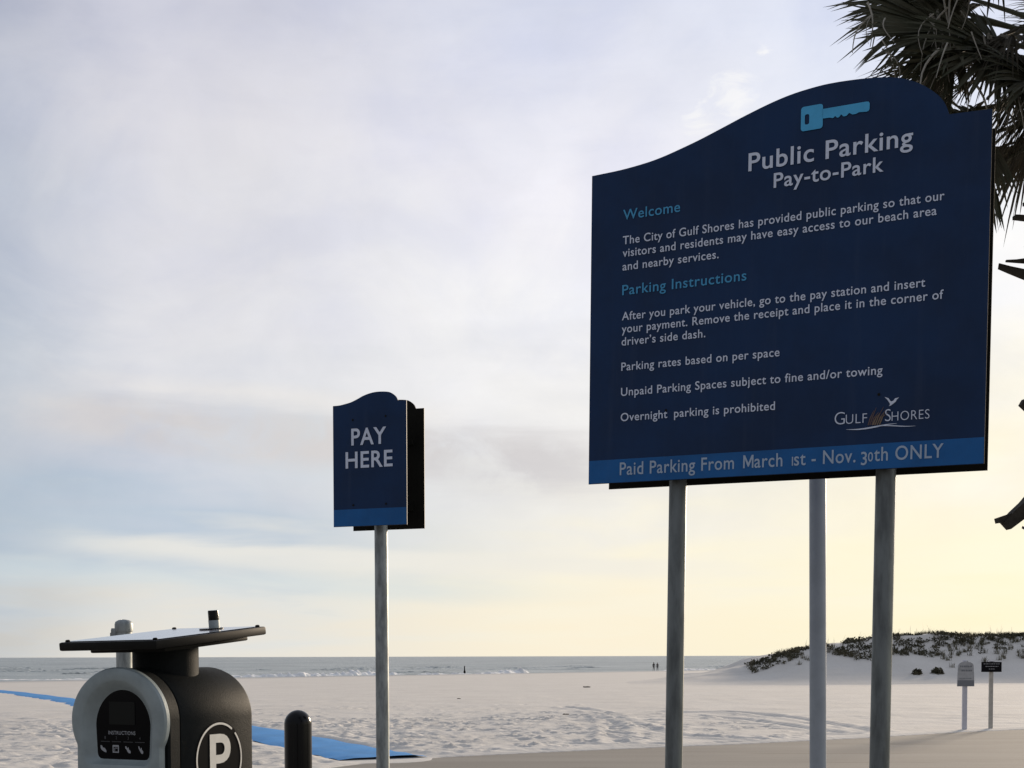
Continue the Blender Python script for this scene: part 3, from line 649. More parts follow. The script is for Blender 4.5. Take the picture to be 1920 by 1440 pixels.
# ------------------------------------------------------------------ pay station
ps = thing('pay_station', 'charcoal parking pay machine with silver face and solar panel roof', 'pay machine', (-1.159, 3.876, 0), R(-25.1))
def arch(hw, zc, hz, zb, n=24, waist=None, p=2.0):
    """closed outline, counter-clockwise seen from the front: bottom left -> bottom right -> arch"""
    right_ = []
    for k in range(n + 1):
        a = math.pi / 2 * k / n
        right_.append((hw * math.cos(a) ** (2 / p), zc + hz * math.sin(a) ** (2 / p)))
    low = []
    if waist:      # bulge eases in to a narrower body
        wz, wr = waist
        for k in range(12):
            t = k / 12; z = zc - (zc - wz) * (1 - t); low.append((max(wr, hw * math.sqrt(max(0, 1 - ((zc - z) / hz) ** 2))), z))
        low = [(wr, zb)] + [(wr, zb + (wz - zb) * i / 6) for i in range(1, 6)] + low
    else:
        low = [(hw, zb)] + [(hw, zb + (zc - zb) * i / 18) for i in range(1, 18)]
    rr = low + right_
    return rr + [(-x, z) for x, z in rr[::-1][1:]]
def loft(loops, cap0=True, cap1=True):
    n = len(loops[0]); V = [p for L in loops for p in L]; F = []
    for k in range(len(loops) - 1):
        for i in range(n):
            j = (i + 1) % n; F.append((k * n + i, k * n + j, (k + 1) * n + j, (k + 1) * n + i))
    if cap0: F.append(tuple(range(n))[::-1])
    if cap1: F.append(tuple((len(loops) - 1) * n + i for i in range(n)))
    return V, F
yl = lambda o, y: [(x, y, z) for x, z in o]
def fin(V, F, name, m, parent, ang=32):
    bm = bmesh.new(); vs = [bm.verts.new(v) for v in V]
    for f in F:
        try: bm.faces.new([vs[i] for i in f])
        except ValueError: pass
    bmesh.ops.remove_doubles(bm, verts=bm.verts[:], dist=1e-5); o = bmobj(name, bm, m, parent); return auto_smooth(o, ang)
ZB = 0.06
# front housing (door frame) and main body
h0 = arch(0.166, 1.412, 0.150, ZB); h1 = arch(0.172, 1.412, 0.156, ZB)
V, F = loft([yl(h0, 0.006), yl(h1, 0.012), yl(h1, 0.052), yl(arch(0.170, 1.412, 0.154, ZB), 0.055)]); fin(V, F, 'door_housing', M['body'], ps)
b0 = arch(0.166, 1.412, 0.150, ZB); b1 = arch(0.172, 1.412, 0.156, ZB)
V, F = loft([yl(b0, 0.0555), yl(b0, 0.0585), yl(arch(0.1705, 1.412, 0.1545, ZB), 0.0595), yl(b1, 0.062), yl(b1, 0.398), yl(arch(0.169, 1.412, 0.153, ZB), 0.409), yl(arch(0.160, 1.412, 0.144, ZB), 0.415)]); body = fin(V, F, 'body', M['body'], ps)
# silver face with recessed window
def facel(k): return arch(0.180 - k, 1.412, 0.159 - k, ZB + 0.02, waist=(1.325, 0.159 - k))
def win(hw, zc, hz, zb, rad, n):
    """arched window outline resampled to n points starting at bottom centre-right"""
    o = []
    for k in range(40): o.append((hw * math.cos(R(90 * k / 39)) , zc + hz * math.sin(R(90 * k / 39)) ** 1.05))
    side = [(hw * 0.955, zb + rad)] + [(hw * (0.955 + 0.045 * t), zb + rad + (zc - zb - rad) * t) for t in np.linspace(0.1, 0.95, 8)]
    cor = [(hw * 0.955 - rad + rad * math.sin(R(a)), zb + rad - rad * math.cos(R(a))) for a in range(0, 90, 15)]
    rr = [(hw * 0.3, zb)] + cor + side + o
    full = rr + [(-x, z) for x, z in rr[::-1][1:]]
    P_ = np.array(full + [full[0]]); L = np.r_[0, np.cumsum(np.hypot(*np.diff(P_, axis=0).T))]; t = np.linspace(0, L[-1], n, endpoint=False)
    return list(zip(np.interp(t, L, P_[:, 0]), np.interp(t, L, P_[:, 1])))
NF = len(facel(0))
face0 = facel(0)
V1, F1 = loft([yl(facel(0.010), 0.006), yl(facel(0.0), 0.001), yl(facel(0.0), -0.012), yl(facel(0.004), -0.019), yl(facel(0.012), -0.022)], True, False)
bm = bmesh.new(); vs = [bm.verts.new(v) for v in V1]
for f in F1: bm.faces.new([vs[i] for i in f])
outer = [vs[4 * NF + i] for i in range(NF)]
NW = 72
R0 = win(0.138, 1.400, 0.136, 1.276, 0.03, NW); R1 = win(0.1325, 1.400, 0.130, 1.281, 0.027, NW); R2 = win(0.112, 1.396, 0.114, 1.290, 0.02, NW); R3 = win(0.103, 1.396, 0.107, 1.2965, 0.017, NW)
rv = [[bm.verts.new((x, y, z)) for x, z in r] for r, y in ((R0, -0.0225), (R1, -0.020), (R2, 0.000), (R3, 0.006))]
for a, b in zip(rv[:-1], rv[1:]):
    for i in range(NW): j = (i + 1) % NW; bm.faces.new((a[i], a[j], b[j], b[i]))
e1 = [bm.edges.get((outer[i], outer[(i + 1) % NF])) for i in range(NF)]
e2 = [bm.edges.get((rv[0][i], rv[0][(i + 1) % NW])) for i in range(NW)]
bmesh.ops.triangle_fill(bm, use_beauty=True, use_dissolve=False, edges=[e for e in e1 + e2 if e])
face = bmobj('face_plate', bm, M['faceplate'], ps); auto_smooth(face, 28)
gl = flat('instruction_window', [poly(win(0.1045, 1.396, 0.1085, 1.2950, 0.017, 72))], M['glass'], ps, 0.0055)
flat('display_screen', [poly(round_rect(-0.052, 1.400, 0.046, 1.468, 0.003))], M['screen'], gl, 0.0040)
text_part('instruction_title', 'INSTRUCTIONS', -0.0555, 0.0475, 1.3700, 0.0105, 0.006, M['print'], gl, 0.0040)
hand = [(-0.011, 0.010), (-0.005, 0.010), (-0.002, 0.004), (0.006, 0.002), (0.012, -0.006), (0.011, -0.011), (0.003, -0.009), (-0.006, -0.004), (-0.010, 0.001)]
hand2 = [(-0.008, 0.011), (-0.0045, 0.010), (-0.001, 0.001), (0.002, 0.006), (0.004, 0.0065), (0.005, 0.001), (0.0105, -0.005), (0.009, -0.012), (0.003, -0.011), (-0.002, -0.004), (-0.0075, 0.005)]
hand3 = [(-0.010, 0.009), (-0.006, 0.010), (-0.003, 0.005), (0.000, 0.003), (0.001, 0.007), (0.003, 0.006), (0.004, 0.000), (0.010, -0.004), (0.011, -0.011), (0.004, -0.011), (-0.002, -0.006), (-0.004, -0.001), (-0.009, 0.003)]
for cx, h_ in ((-0.076, hand), (0.018, hand3), (0.066, hand2)): flat('hand_icon', [poly([(cx + x, 1.3265 + z) for x, z in h_])], M['print'], gl, 0.0040)
cx = -0.028; ob = round_rect(cx - 0.012, 1.3155, cx + 0.012, 1.3385, 0.002, 3); hb = round_rect(cx - 0.0085, 1.3190, cx + 0.0085, 1.3335, 0.001, 3); nk = len(ob)
it = [(ob + hb, [(i, (i + 1) % nk, nk + (i + 1) % nk, nk + i) for i in range(nk)])]; it.append(poly(round_rect(cx - 0.004, 1.3285, cx + 0.0075, 1.3305, 0.0005, 2))); it.append(poly(round_rect(cx - 0.005, 1.320, cx - 0.003, 1.3305, 0.0005, 2)))
flat('card_icon', it, M['print'], gl, 0.0040)
for k, cx in enumerate((-0.068, -0.025, 0.020, 0.064)):
    it = []; line(it, one(str(k + 1)), cx - 0.003, cx + 0.003, 1.3560, 0.0085, 0.0); it.append(poly(round_rect(cx - 0.018, 1.3475, cx + 0.018, 1.3495, 0.0008, 2)))
    flat('step_number', it, M['printdim'], gl, 0.0040)
# round parking decal on the side wall (local plane x = 0.172)
def side(name, items, m, parent, x):
    V, F = join([([(x, u, z) for u, z in v], f) for v, f in items]); o = mesh(name, V, F, m, parent)
    bm = bmesh.new(); bm.from_mesh(o.data)
    for f in bm.faces:
        f.normal_update()
        if f.normal.x < 0: f.normal_flip()
    bm.to_mesh(o.data); bm.free(); return o
DYc, DZc, DR = 0.236, 1.287, 0.112
circ = lambda r: [(DYc + r * math.cos(a), DZc + r * math.sin(a)) for a in np.linspace(0, 2 * math.pi, 73)[:-1]]
disc = side('parking_decal', [poly(circ(DR + 0.004))], M['decalblack'], ps, 0.1735)
oc, ic = circ(DR), circ(DR - 0.0065); ring = (oc + ic, [(i, (i + 1) % 72, 72 + (i + 1) % 72, 72 + i) for i in range(72) if i not in (9, 10)])
side('decal_ring', [ring], M['decalwhite'], disc, 0.1748)
it = []; line(it, one('P'), DYc - 0.047, DYc + 0.055, DZc - 0.074, 0.147, 0.018)
side('decal_letter', it, M['decalwhite'], disc, 0.1748)
# pedestal for the solar roof
V, F = lathe([(0.098, 1.540), (0.098, 1.655)], 40, 0, 0.20, 1.0, 1.05); auto_smooth(mesh('roof_pedestal', V, F, M['body'], ps), 40)
TM = Matrix.Translation((0, 0.20, 1.672)) @ Matrix.Rotation(R(-3), 4, 'Z') @ Matrix.Rotation(math.atan(0.1), 4, 'X') @ Matrix.Rotation(R(-0.55), 4, 'Y')
bm = bmesh.new(); add_box(bm, (0, 0, -0.0140), (0.388, 0.50, 0.026), 0.006); add_box(bm, (0, 0.02, -0.0345), (0.30, 0.38, 0.014), 0.005)
roof = bmobj('solar_roof', bm, M['solarframe'], ps); roof.matrix_local = TM; auto_smooth(roof, 40)
mesh('solar_glass', [(-0.180, -0.236, 0.0012), (0.180, -0.236, 0.0012), (0.180, 0.236, 0.0012), (-0.180, 0.236, 0.0012)], [(0, 1, 2, 3)], M['solarcell'], roof)
for sx in (-0.182, 0.182):
    for sy in (-0.238, 0.238):
        V, F = lathe([(0.0075, -0.001), (0.0075, 0.003), (0.005, 0.0055), (0.001, 0.006)], 12, sx * 0.96, sy * 0.97); mesh('roof_screw', V, F, M['solarframe'], roof, True)
# antenna on the far right corner of the roof
V, F = lathe([(0.038, 0.001), (0.038, 0.005)], 24, 0.055, 0.150); a1 = mesh('antenna_flange', V, F, M['black'], roof)
V, F = lathe([(0.0175, 0.005), (0.0175, 0.030)], 24, 0.068, 0.150); auto_smooth(mesh('antenna_base', V, F, M['faceplate'], roof))
V, F = lathe([(0.0170, 0.030), (0.0168, 0.058), (0.0160, 0.061)], 24, 0.068, 0.150); auto_smooth(mesh('antenna_cap', V, F, M['black'], roof))
# plinth
bm = bmesh.new(); add_box(bm, (0, 0.205, 0.03), (0.40, 0.46, 0.058), 0.006); bmobj('plinth', bm, M['body'], ps)

# ------------------------------------------------------------------ two small signs by the lot's edge
def small_post(parent, w_, d_, h_, mtl):
    bm = bmesh.new(); add_box(bm, (0, 0, h_ / 2 - 0.2), (w_, d_, h_ + 0.4), 0.008); return bmobj('post', bm, mtl, parent)
s1 = thing('notice_sign', 'faded grey notice board with arched top on a white post near the dune', 'sign', (9.58, 27.64, 0), R(4))
small_post(s1, 0.095, 0.06, 1.38, M['palewood'])
oo = [(-0.185, 0.94), (0.185, 0.94), (0.178, 1.18), (0.165, 1.38), (0.145, 1.42), (0.10, 1.447), (0.05, 1.46), (0.0, 1.465), (-0.05, 1.46), (-0.10, 1.447), (-0.145, 1.42), (-0.165, 1.38), (-0.178, 1.18)]
V, F = prism(oo, -0.055, -0.034); pb = mesh('board', V, F, M['signgrey'], s1)
def squiggle(z, x0, x1, wd, seed):
    rng = random.Random(seed); out = []; x = x0
    while x < x1:
        l = rng.uniform(0.02, 0.05); out.append(poly([(x, z), (min(x + l, x1), z), (min(x + l, x1), z + wd * rng.uniform(0.7, 1)), (x, z + wd)])); x += l + rng.uniform(0.008, 0.018)
    return out
flat('lower_panel', [poly([(-0.18, 0.945), (0.18, 0.945), (0.176, 1.07), (-0.176, 1.07)])], M['signdark'], pb, -0.058)
for a_ in ((1.345, -0.13, 0.125, 0.035, 1), (1.255, -0.10, 0.13, 0.04, 2), (1.10, -0.14, 0.13, 0.018, 4)): flat('text_row', squiggle(*a_), M['signdark'], pb, -0.058)
bm = bmesh.new(); add_box(bm, (-0.01, 0, 1.47), (0.09, 0.06, 0.05), 0.012); bmobj('post_cap', bm, M['palewood'], s1)
s2 = thing('warning_sign', 'small black rectangular sign with pale text on a pale post near the dune', 'sign', (10.27, 28.01, 0), R(-6))
small_post(s2, 0.085, 0.06, 1.46, M['bare'])
bm = bmesh.new(); add_box(bm, (-0.005, -0.045, 1.345), (0.42, 0.02, 0.215), 0.004); pb = bmobj('board', bm, M['signblack'], s2)
for a_ in ((1.405, -0.17, 0.16, 0.012, 5), (1.350, -0.13, 0.14, 0.014, 6), (1.295, -0.06, 0.06, 0.014, 7)): flat('text_row', squiggle(*a_), M['print'], pb, -0.0565)
bm = bmesh.new(); add_box(bm, (0, 0, 1.468), (0.13, 0.08, 0.018), 0.005); bmobj('post_cap', bm, M['palewood'], s2)

# ------------------------------------------------------------------ palm
TX, TY = 3.92, 9.0
palm = thing('palm_tree', 'cabbage palm with a shaggy dark crown at the right behind the large navy board', 'palm tree', (TX, TY, 0))
rg = random.Random(5)
prof = []
for i in range(60):
    z = -0.3 + 6.2 * i / 59; prof.append((0.185 + 0.02 * math.sin(z * 9) * 0.6 + (0.08 if z < 0.2 else 0) * (0.2 - z) + rg.uniform(-.008, .008), z))
V, F = lathe(prof, 28); mesh('trunk', V, F, M['trunk'], palm, True)
def boot(base, d, L, w0, w1, lift, split, seed, thick=0.030):
    """old leaf base: a flat tapering stub that starts against the trunk, ends ragged and may be split"""
    q = random.Random(seed); d = Vector(d).normalized(); sd = d.cross(Vector((0, 0, 1))).normalized(); parts = []
    for s in ((-1, 1) if split else (0,)):
        pts, n = [], 7
        V, F = [], []
        for i in range(n):
            t = i / (n - 1); c = Vector(base) + d * L * t + Vector((0, 0, lift * t * t)) + sd * (s * (0.25 * w0 + 0.25 * w0 * t)) if split else Vector(base) + d * L * t + Vector((0, 0, lift * t * t))
            wd = (w0 + (w1 - w0) * t) * (0.5 if split and t < .99 else 1) * (0.55 if split else 1); th = thick * (1 - 0.6 * t); up_ = Vector((0, 0, 1)) - d * d.z; up_.normalize()
            jit = q.uniform(-0.006, 0.006)
            V += [c + sd * wd / 2 + up_ * (th / 2 + jit), c - sd * wd / 2 + up_ * (th / 2 + jit), c - sd * wd / 2 * 0.9 - up_ * th / 2, c + sd * wd / 2 * 0.9 - up_ * th / 2]
        for i in range(n - 1):
            for k in range(4): a = i * 4 + k; b = i * 4 + (k + 1) % 4; F.append((a, b, b + 4, a + 4))
        F += [(3, 2, 1, 0), tuple((n - 1) * 4 + k for k in range(4))]; parts.append((V, F))
    return join(parts)
# the stubs that reach in at the picture's right-hand edge, then the rest of the spiral
for k, (z, L, dx_, dy_, dz_, w0, w1, lf, th) in enumerate([
        (4.635, 0.31, -1, -0.15, 0.02, 0.07, 0.05, 0.0, 0.05), (4.545, 0.37, -1, -0.10, 0.03, 0.07, 0.05, 0.0, 0.055), (4.325, 0.36, -1, -0.35, 0.0, 0.08, 0.03, 0.0, 0.04),
        (4.275, 0.40, -1, 0.0, 0.02, 0.08, 0.02, 0.0, 0.045), (4.13, 0.47, -1, -0.05, 0.16, 0.17, 0.01, 0.03, 0.085), (3.12, 0.38, -1, -0.1, 0.62, 0.15, 0.05, 0.0, 0.13),
        (2.87, 0.58, -1, -0.05, -0.90, 0.14, 0.09, 0.0, 0.17), (2.62, 0.47, -1, -0.05, -0.22, 0.12, 0.07, 0.0, 0.10)]):
    d = Vector((dx_, dy_, dz_)).normalized(); b = (d.x * 0.15, d.y * 0.15, z)
    V, F = boot(b, d, L, w0, w1, lf, False, k, th); mesh('leaf_base', V, F, M['boots'], palm)
for k in range(34):
    z = 2.3 + 3.0 * k / 34; a = k * 2.4
    if 2.4 < (a % 6.283) < 4.3: continue
    d = Vector((math.cos(a), math.sin(a), rg.uniform(0.3, 0.9))).normalized()
    V, F = boot((d.x * 0.16, d.y * 0.16, z), d, rg.uniform(0.16, 0.3), 0.13, 0.05, 0.03, k % 3 == 0, 50 + k); mesh('leaf_base', V, F, M['boots'], palm)
def frond(base, d, plen, Rr, roll, nseg, spread, droop, q, wseg=0.032, sag=0.06):
    """fan leaf: stalk, then ribs of folded blades radiating from the stalk's end"""
    d = Vector(d).normalized(); z = Vector((0, 0, 1)); sd = d.cross(z)
    if sd.length < 0.05: sd = Vector((1, 0, 0))
    sd.normalize(); nn = sd.cross(d); side_ = sd * math.cos(roll) + nn * math.sin(roll); nrm_ = side_.cross(d)
    pts = []; 
    for i in range(7): t = i / 6; pts.append(Vector(base) + d * plen * t - z * sag * plen * t * t)
    parts = [tube(pts, [0.022 - 0.012 * i / 6 for i in range(7)], 6)]
    hub = pts[-1]; V, F = [], []
    for s in range(nseg):
        u = (s + 0.5) / nseg * 2 - 1; a = u * spread; L = Rr * (0.62 + 0.38 * math.cos(a * 0.62)) * q.uniform(0.84, 1.06)
        dirn = (d * math.cos(a) + side_ * math.sin(a)).normalized(); start = hub + d * (0.10 * Rr * (1 - abs(u)))
        dirn = (dirn + nrm_ * q.uniform(-0.10, 0.10)).normalized(); cr = dirn.cross(nrm_).normalized(); dr = droop * q.uniform(0.5, 1.6)
        n = 6; o = len(V)
        for i in range(n):
            t = i / (n - 1); c = start + dirn * L * t - z * (dr * L * t ** 2.6) ; wd = wseg * (0.35 + 1.0 * math.sin(math.pi * min(1, t * 1.25 + 0.12) * 0.62)) * (1 - t ** 3 * 0.97)
            V += [c + cr * wd / 2 + nrm_ * wd * 0.18, c, c - cr * wd / 2 + nrm_ * wd * 0.18]
        for i in range(n - 1):
            for k in range(2): p = o + i * 3 + k; F.append((p, p + 1, p + 4, p + 3))
    parts.append((V, F)); return join(parts)
FR = []
q = random.Random(3)
# crown seen at the picture's corner: big living fans reaching left, then fans all round
vis = [((-0.10, 0.0, 5.62), (-1, -0.25, 0.16), 0.92, 0.74, 1.25, 44, 1.75, 0.06), ((-0.1, 0.05, 5.72), (-0.95, -0.05, 0.34), 0.90, 0.80, 1.15, 44, 1.7, 0.10),
       ((-0.08, -0.1, 5.50), (-0.9, -0.45, 0.02), 0.75, 0.72, 1.0, 40, 1.7, 0.12), ((-0.1, 0.1, 5.42), (-0.95, 0.15, -0.02), 0.78, 0.70, 1.2, 40, 1.7, 0.10),
       ((-0.1, -0.05, 5.80), (-0.75, -0.35, 0.45), 0.85, 0.80, 1.1, 42, 1.7, 0.15), ((-0.1, 0.1, 5.85), (-0.7, 0.5, 0.6), 0.95, 0.85, 1.2, 42, 1.7, 0.15),
       ((-0.1, -0.1, 5.30), (-0.65, -0.7, -0.1), 0.62, 0.70, 0.9, 40, 1.7, 0.2), ((0, -0.12, 5.55), (-0.35, -0.95, 0.2), 0.7, 0.75, 0.8, 42, 1.7, 0.15),
       ((-0.1, 0.0, 5.30), (-0.9, 0.0, -0.22), 0.62, 0.62, 1.1, 38, 1.7, 0.2), ((-0.1, 0, 5.2), (-0.8, 0.4, -0.3), 0.6, 0.62, 1.1, 36, 1.7, 0.25)]
for b, d, pl, Rr, rl, ns, sp, dr in vis: FR.append((frond(b, d, pl, Rr, rl, int(ns * 1.35), sp, dr, q), 'frond', 'frond'))
for k in range(30):
    a = k * 2.399; e = 1.15 - 1.5 * (k / 30); d = (math.cos(a) * math.cos(e), math.sin(a) * math.cos(e), math.sin(e))
    FR.append((frond((d[0] * 0.12, d[1] * 0.12, 5.55 + 0.45 * (1 - k / 30)), d, q.uniform(0.7, 1.0), q.uniform(0.65, 0.85), q.uniform(-0.5, 0.5), 38, 1.7, 0.2, q), 'frond', 'frond'))
# dead fans folded down around the trunk
dead = [(-0.8, -0.35, -0.45, 5.95, .62), (-0.85, -0.1, -0.45, 5.90, .66), (-0.75, 0.25, -0.55, 5.9, .6), (-0.55, -0.6, -0.5, 5.95, .55), (-0.9, -0.25, -0.25, 5.9, .75), (-0.9, 0.1, -0.3, 5.95, .78), (-0.75, -0.5, -0.35, 5.95, .7),
        (-0.6, -0.3, -0.7, 5.85, .45), (-0.65, 0.05, -0.7, 5.85, .45), (-0.45, -0.35, -0.85, 5.75, .36), (-0.55, 0.0, -0.85, 5.75, .36), (-0.4, 0.3, -0.85, 5.75, .36), (-0.65, -0.15, -0.6, 5.88, .5),
        (0.4, -0.6, -0.8, 5.85, .55), (0.7, 0.1, -0.8, 5.85, .6), (0.3, 0.7, -0.8, 5.85, .6), (-0.2, 0.75, -0.8, 5.85, .6), (0.6, -0.35, -0.8, 5.85, .5), (-0.1, -0.8, -0.6, 5.85, .5)]
for k, (dx_, dy_, dz_, z, pl) in enumerate(dead):
    FR.append((frond((dx_ * 0.2, dy_ * 0.2, z), (dx_, dy_, dz_), pl, q.uniform(0.42, 0.54), q.uniform(-0.6, 0.6), 26, q.uniform(0.7, 1.3), 0.35, q, 0.017, 0.18), 'dead_frond', 'dead'))
for (V, F), nm, mk in FR: mesh(nm, V, F, M[mk], palm)
# pale dried strands hanging in the crown
parts = []
cand = [p for (V_, F_), nm, mk in FR for p in V_[::9] if p[1] < -0.15 and p[0] < -0.05 and 5.2 < p[2] < 6.15]
for k in range(85):
    x, y, z = q.choice(cand); y -= 0.06
    L = q.uniform(0.16, 0.42); ang = q.uniform(-0.8, 0.55); pts = []; bw = q.uniform(-0.06, 0.06); rr_ = q.uniform(0.004, 0.009)
    for i in range(7): t = i / 6; pts.append((x + L * t * math.sin(ang) * 0.75 + bw * math.sin(t * 3.1), y - 0.05 * t, z - L * (t * 0.7 + 0.3 * t * t)))
    parts.append(tube(pts, [rr_ * (1 - 0.65 * i / 6) for i in range(7)], 5))
V, F = join(parts); tag(mesh('dried_strands', V, F, M['strand'], palm), kind='stuff')

# ------------------------------------------------------------------ dune vegetation
q = random.Random(21)
def leaf_clump(V, F, cx, cy, cz, rx, ry, rz, n, ls):
    for _ in range(n):
        while True:
            a, b, c = q.uniform(-1, 1), q.uniform(-1, 1), q.uniform(-0.2, 1)
            if a * a + b * b + c * c < 1: break
        p = Vector((cx + a * rx, cy + b * ry, cz + c * rz)); u = Vector((q.uniform(-1, 1), q.uniform(-1, 1), q.uniform(-0.3, 1.2))).normalized(); v = u.cross(Vector((q.uniform(-1, 1), q.uniform(-1, 1), q.uniform(-1, 1)))).normalized()
        l = ls * q.uniform(0.7, 1.5); wv_ = l * 0.28; o = len(V)
        V += [p, p + u * l * 0.5 + v * wv_, p + u * l, p + u * l * 0.5 - v * wv_]; F.append((o, o + 1, o + 2, o + 3))
V, F = [], []
patch = lambda x0, x1, v0, v1, n: [(q.uniform(x0, x1), YF + (YC - YF) * q.uniform(v0, v1)) for _ in range(n)]
spots = patch(16.3, 19.6, 0.80, 1.05, 42) + patch(16.5, 20.5, 0.95, 1.12, 40) + patch(20.5, 25.0, 0.82, 1.06, 60) + patch(22.3, 24.6, 0.70, 0.95, 26) + patch(20, 30, 0.97, 1.15, 60) \
      + patch(25.4, 28.5, 0.74, 1.02, 50) + patch(28.5, 31.5, 0.84, 1.02, 22) + patch(29.5, 33.5, 0.65, 0.95, 12) + patch(32.6, 36, 0.75, 1.05, 46) + patch(17, 42, 0.96, 1.08, 150) + patch(30, 40, 0.95, 1.2, 60) + patch(36, 70, 0.6, 1.15, 170) 
for x, y in spots:
    if vnoise(np.array(x), np.array(y), 1.6, 31) < -0.22: continue
    r = q.uniform(0.14, 0.42); leaf_clump(V, F, x, y, dz1(x, y) - 0.03, r, r, r * q.uniform(0.45, 0.9), int(90 * r), 0.15)
tag(mesh('dune_shrubs', V, F, M['shrub']), kind='stuff')
def blades(V, F, x, y, z, n, hmin, hmax, lean, wd):
    for _ in range(n):
        a = q.uniform(0, 6.28); r = q.uniform(0, 0.18); hgt = q.uniform(hmin, hmax); l = q.uniform(0.1, lean); b = q.uniform(0, 6.28); o = len(V)
        p = Vector((x + r * math.cos(a), y + r * math.sin(a), z - 0.03)); s = Vector((-math.sin(b), math.cos(b), 0)) * wd; t1 = p + Vector((math.cos(b) * l * 0.35, math.sin(b) * l * 0.35, hgt * 0.65)); t2 = p + Vector((math.cos(b) * l, math.sin(b) * l, hgt))
        V += [p - s, p + s, t1 + s * 0.7, t1 - s * 0.7, t2]; F += [(o, o + 1, o + 2, o + 3), (o + 3, o + 2, o + 4)]
V, F = [], []
for x, y in patch(17, 30, 0.9, 1.2, 240) + patch(29, 42, 0.88, 1.25, 260) + patch(16.2, 30, 0.72, 1.0, 110) + patch(28, 38, 0.55, 1.0, 110) + patch(42, 80, 0.6, 1.2, 260):
    if vnoise(np.array(x), np.array(y), 2.2, 33) < -0.12: continue
    blades(V, F, x, y, dz1(x, y), 18, 0.14, 0.42, 0.36, 0.015)
for x, y in patch(20, 80, 1.0, 1.15, 70): blades(V, F, x, y, dz1(x, y), 2, 0.5, 0.95, 0.35, 0.010)
tag(mesh('dune_grass', V, F, M['oats']), kind='stuff')
for x, vv, r, lab in ((25.35, 0.40, 0.28, 'left one of two low round dark shrubs alone on the bare dune face'), (26.75, 0.42, 0.34, 'right one of two low round dark shrubs alone on the bare dune face')):
    y = YF + (YC - YF) * vv; V, F = [], []; leaf_clump(V, F, 0, 0, -0.02, r, r, r * 0.95, 210, 0.17); leaf_clump(V, F, r * 0.7, 0.1, -0.02, r * .5, r * .5, r * 0.4, 60, 0.15)
    o = mesh('dune_bush', V, F, M['shrub']); o.location = (x, y, dz1(x, y)); tag(o, lab, 'shrub', 'lone shrubs on the dune face')

# ------------------------------------------------------------------ bits on the beach
for k, (x, y, r, lab) in enumerate(((4.29, 75.05, 0.13, 'long dark clump of dry seaweed on the smooth sand, farthest toward the sea'), (1.51, 36.37, 0.06, 'small dark seaweed scrap nearest the tyre tracks in the sand'),
        (-2.15, 52.69, 0.05, 'tiny dark seaweed scrap on smooth sand right of the pay sign pole'))):
    V, F = [], []
    for j in range(5): leaf_clump(V, F, (j - 2) * r * 0.5, q.uniform(-.08, .08), 0, r * 0.5, r * 0.5, r * 0.28, 40, r * 0.45)
    o = mesh('seaweed_clump', V, F, M['weed']); o.location = (x, y, ground_z(x, y)); tag(o, lab, 'seaweed', 'seaweed scraps on the sand')
mk = thing('marker_post', 'thin dark post with a darker foot standing at the water edge', 'post', (-8.6, 237.5, -1.62))
V, F = lathe([(0.11, 0.62), (0.11, 1.45), (0.07, 1.50)], 12); mesh('upper_pole', V, F, M['cloth_mid'], mk, True)
V, F = lathe([(0.19, -0.3), (0.19, 0.6), (0.12, 0.66)], 12); mesh('black_foot', V, F, M['backblack'], mk, True)

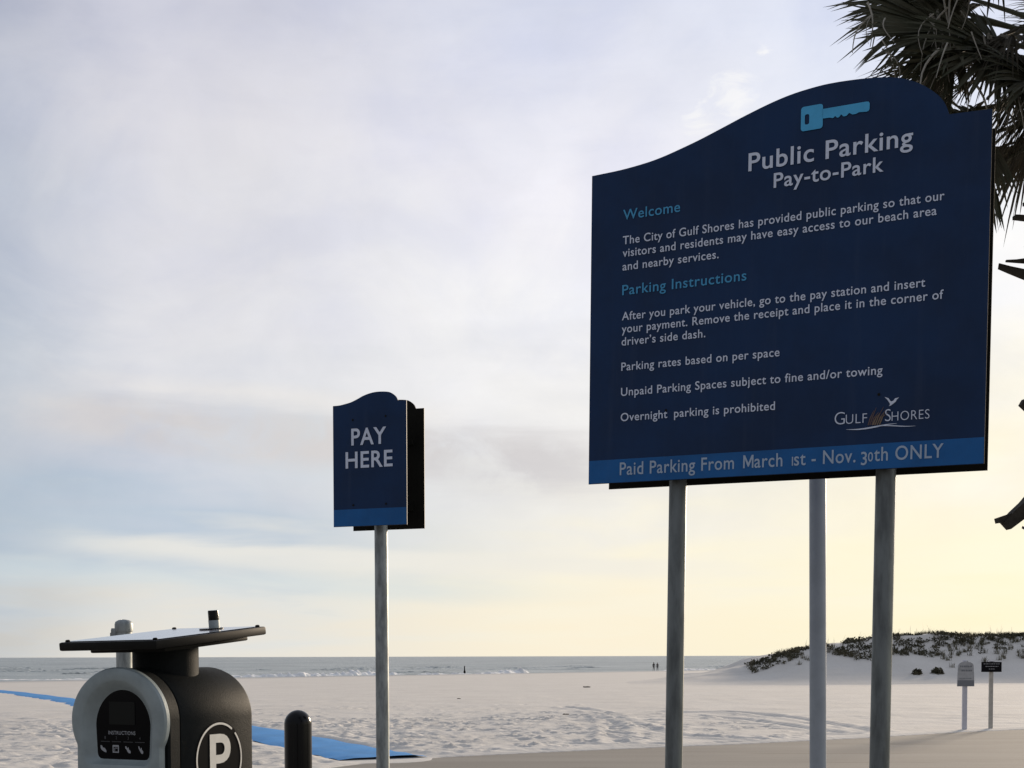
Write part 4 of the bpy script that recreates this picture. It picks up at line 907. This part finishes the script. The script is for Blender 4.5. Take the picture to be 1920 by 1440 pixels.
# ------------------------------------------------------------------ two walkers at the water's edge
def walker(loc, rotz, hgt, stride, label):
    root = thing('person', label, 'person', loc, rotz, 'walkers at the water')
    k = hgt / 1.75
    J = {'pelvis': (0, 0, .95, .125), 'waist': (0, 0, 1.10, .115), 'chest': (0, 0, 1.32, .135), 'neck': (0, 0.0, 1.49, .055), 'head': (0, -.02, 1.60, .085), 'crown': (0, -.015, 1.70, .075),
         'hipL': (-.09, 0, .88, .095), 'kneeL': (-.10, -stride * .45, .50, .062), 'ankL': (-.10, -stride * .35, .09, .040), 'toeL': (-.11, -stride * .35 - .17, .035, .032),
         'hipR': (.09, 0, .88, .095), 'kneeR': (.10, stride * .15, .49, .062), 'ankR': (.10, stride * .9, .11, .040), 'toeR': (.11, stride * .9 - .15, .035, .032),
         'shL': (-.18, 0, 1.42, .062), 'elL': (-.24, .06, 1.15, .045), 'wrL': (-.25, -.02, .92, .032), 'haL': (-.25, -.05, .82, .032), 'shR': (.18, 0, 1.42, .062), 'elR': (.24, .02, 1.15, .045), 'wrR': (.25, -.10, .93, .032), 'haR': (.25, -.13, .83, .032)}
    E_ = [('pelvis', 'waist'), ('waist', 'chest'), ('chest', 'neck'), ('neck', 'head'), ('head', 'crown')]
    for s in 'LR': E_ += [('pelvis', 'hip' + s), ('hip' + s, 'knee' + s), ('knee' + s, 'ank' + s), ('ank' + s, 'toe' + s), ('chest', 'sh' + s), ('sh' + s, 'el' + s), ('el' + s, 'wr' + s), ('wr' + s, 'ha' + s)]
    names = list(J); me = bpy.data.meshes.new('body'); me.from_pydata([(v[0] * k, v[1] * k, v[2] * k) for v in J.values()], [(names.index(a), names.index(b)) for a, b in E_], []); me.update()
    o = bpy.data.objects.new('body', me); COL.objects.link(o); md = o.modifiers.new('skin', 'SKIN'); sb = o.modifiers.new('sub', 'SUBSURF'); sb.levels = 1; sb.render_levels = 1
    for i, v in enumerate(me.skin_vertices[0].data): r = J[names[i]][3] * k; v.radius = (r, r); v.use_root = (i == 0)
    dg = bpy.context.evaluated_depsgraph_get(); dg.update(); nm = bpy.data.meshes.new_from_object(o.evaluated_get(dg)); bpy.data.objects.remove(o)
    b = link('body', nm, [M['cloth_dark'], M['cloth_mid'], M['skin']], root, True)
    for p in nm.polygons:
        z = p.center.z / k; p.material_index = 2 if (z > 1.47 or (z < 0.88 and abs(p.center.x) > 0.21 * k)) else (1 if z < 0.9 else 0)
    V, F = lathe([(0.075 * k, 1.60 * k), (0.104 * k, 1.66 * k), (0.100 * k, 1.72 * k), (0.07 * k, 1.765 * k), (0.01, 1.785 * k)], 14, 0, 0.012 * k); mesh('hair', V, F, M['hair'], root, True)
    return root
walker((30.0, 276.5, SEA + 0.02), R(160), 1.80, 0.32, 'left of two dark clad walkers at the distant water edge, slightly the bulkier')
walker((30.75, 276.2, SEA + 0.02), R(165), 1.74, 0.26, 'right of two dark clad walkers at the distant water edge, slightly the slimmer')
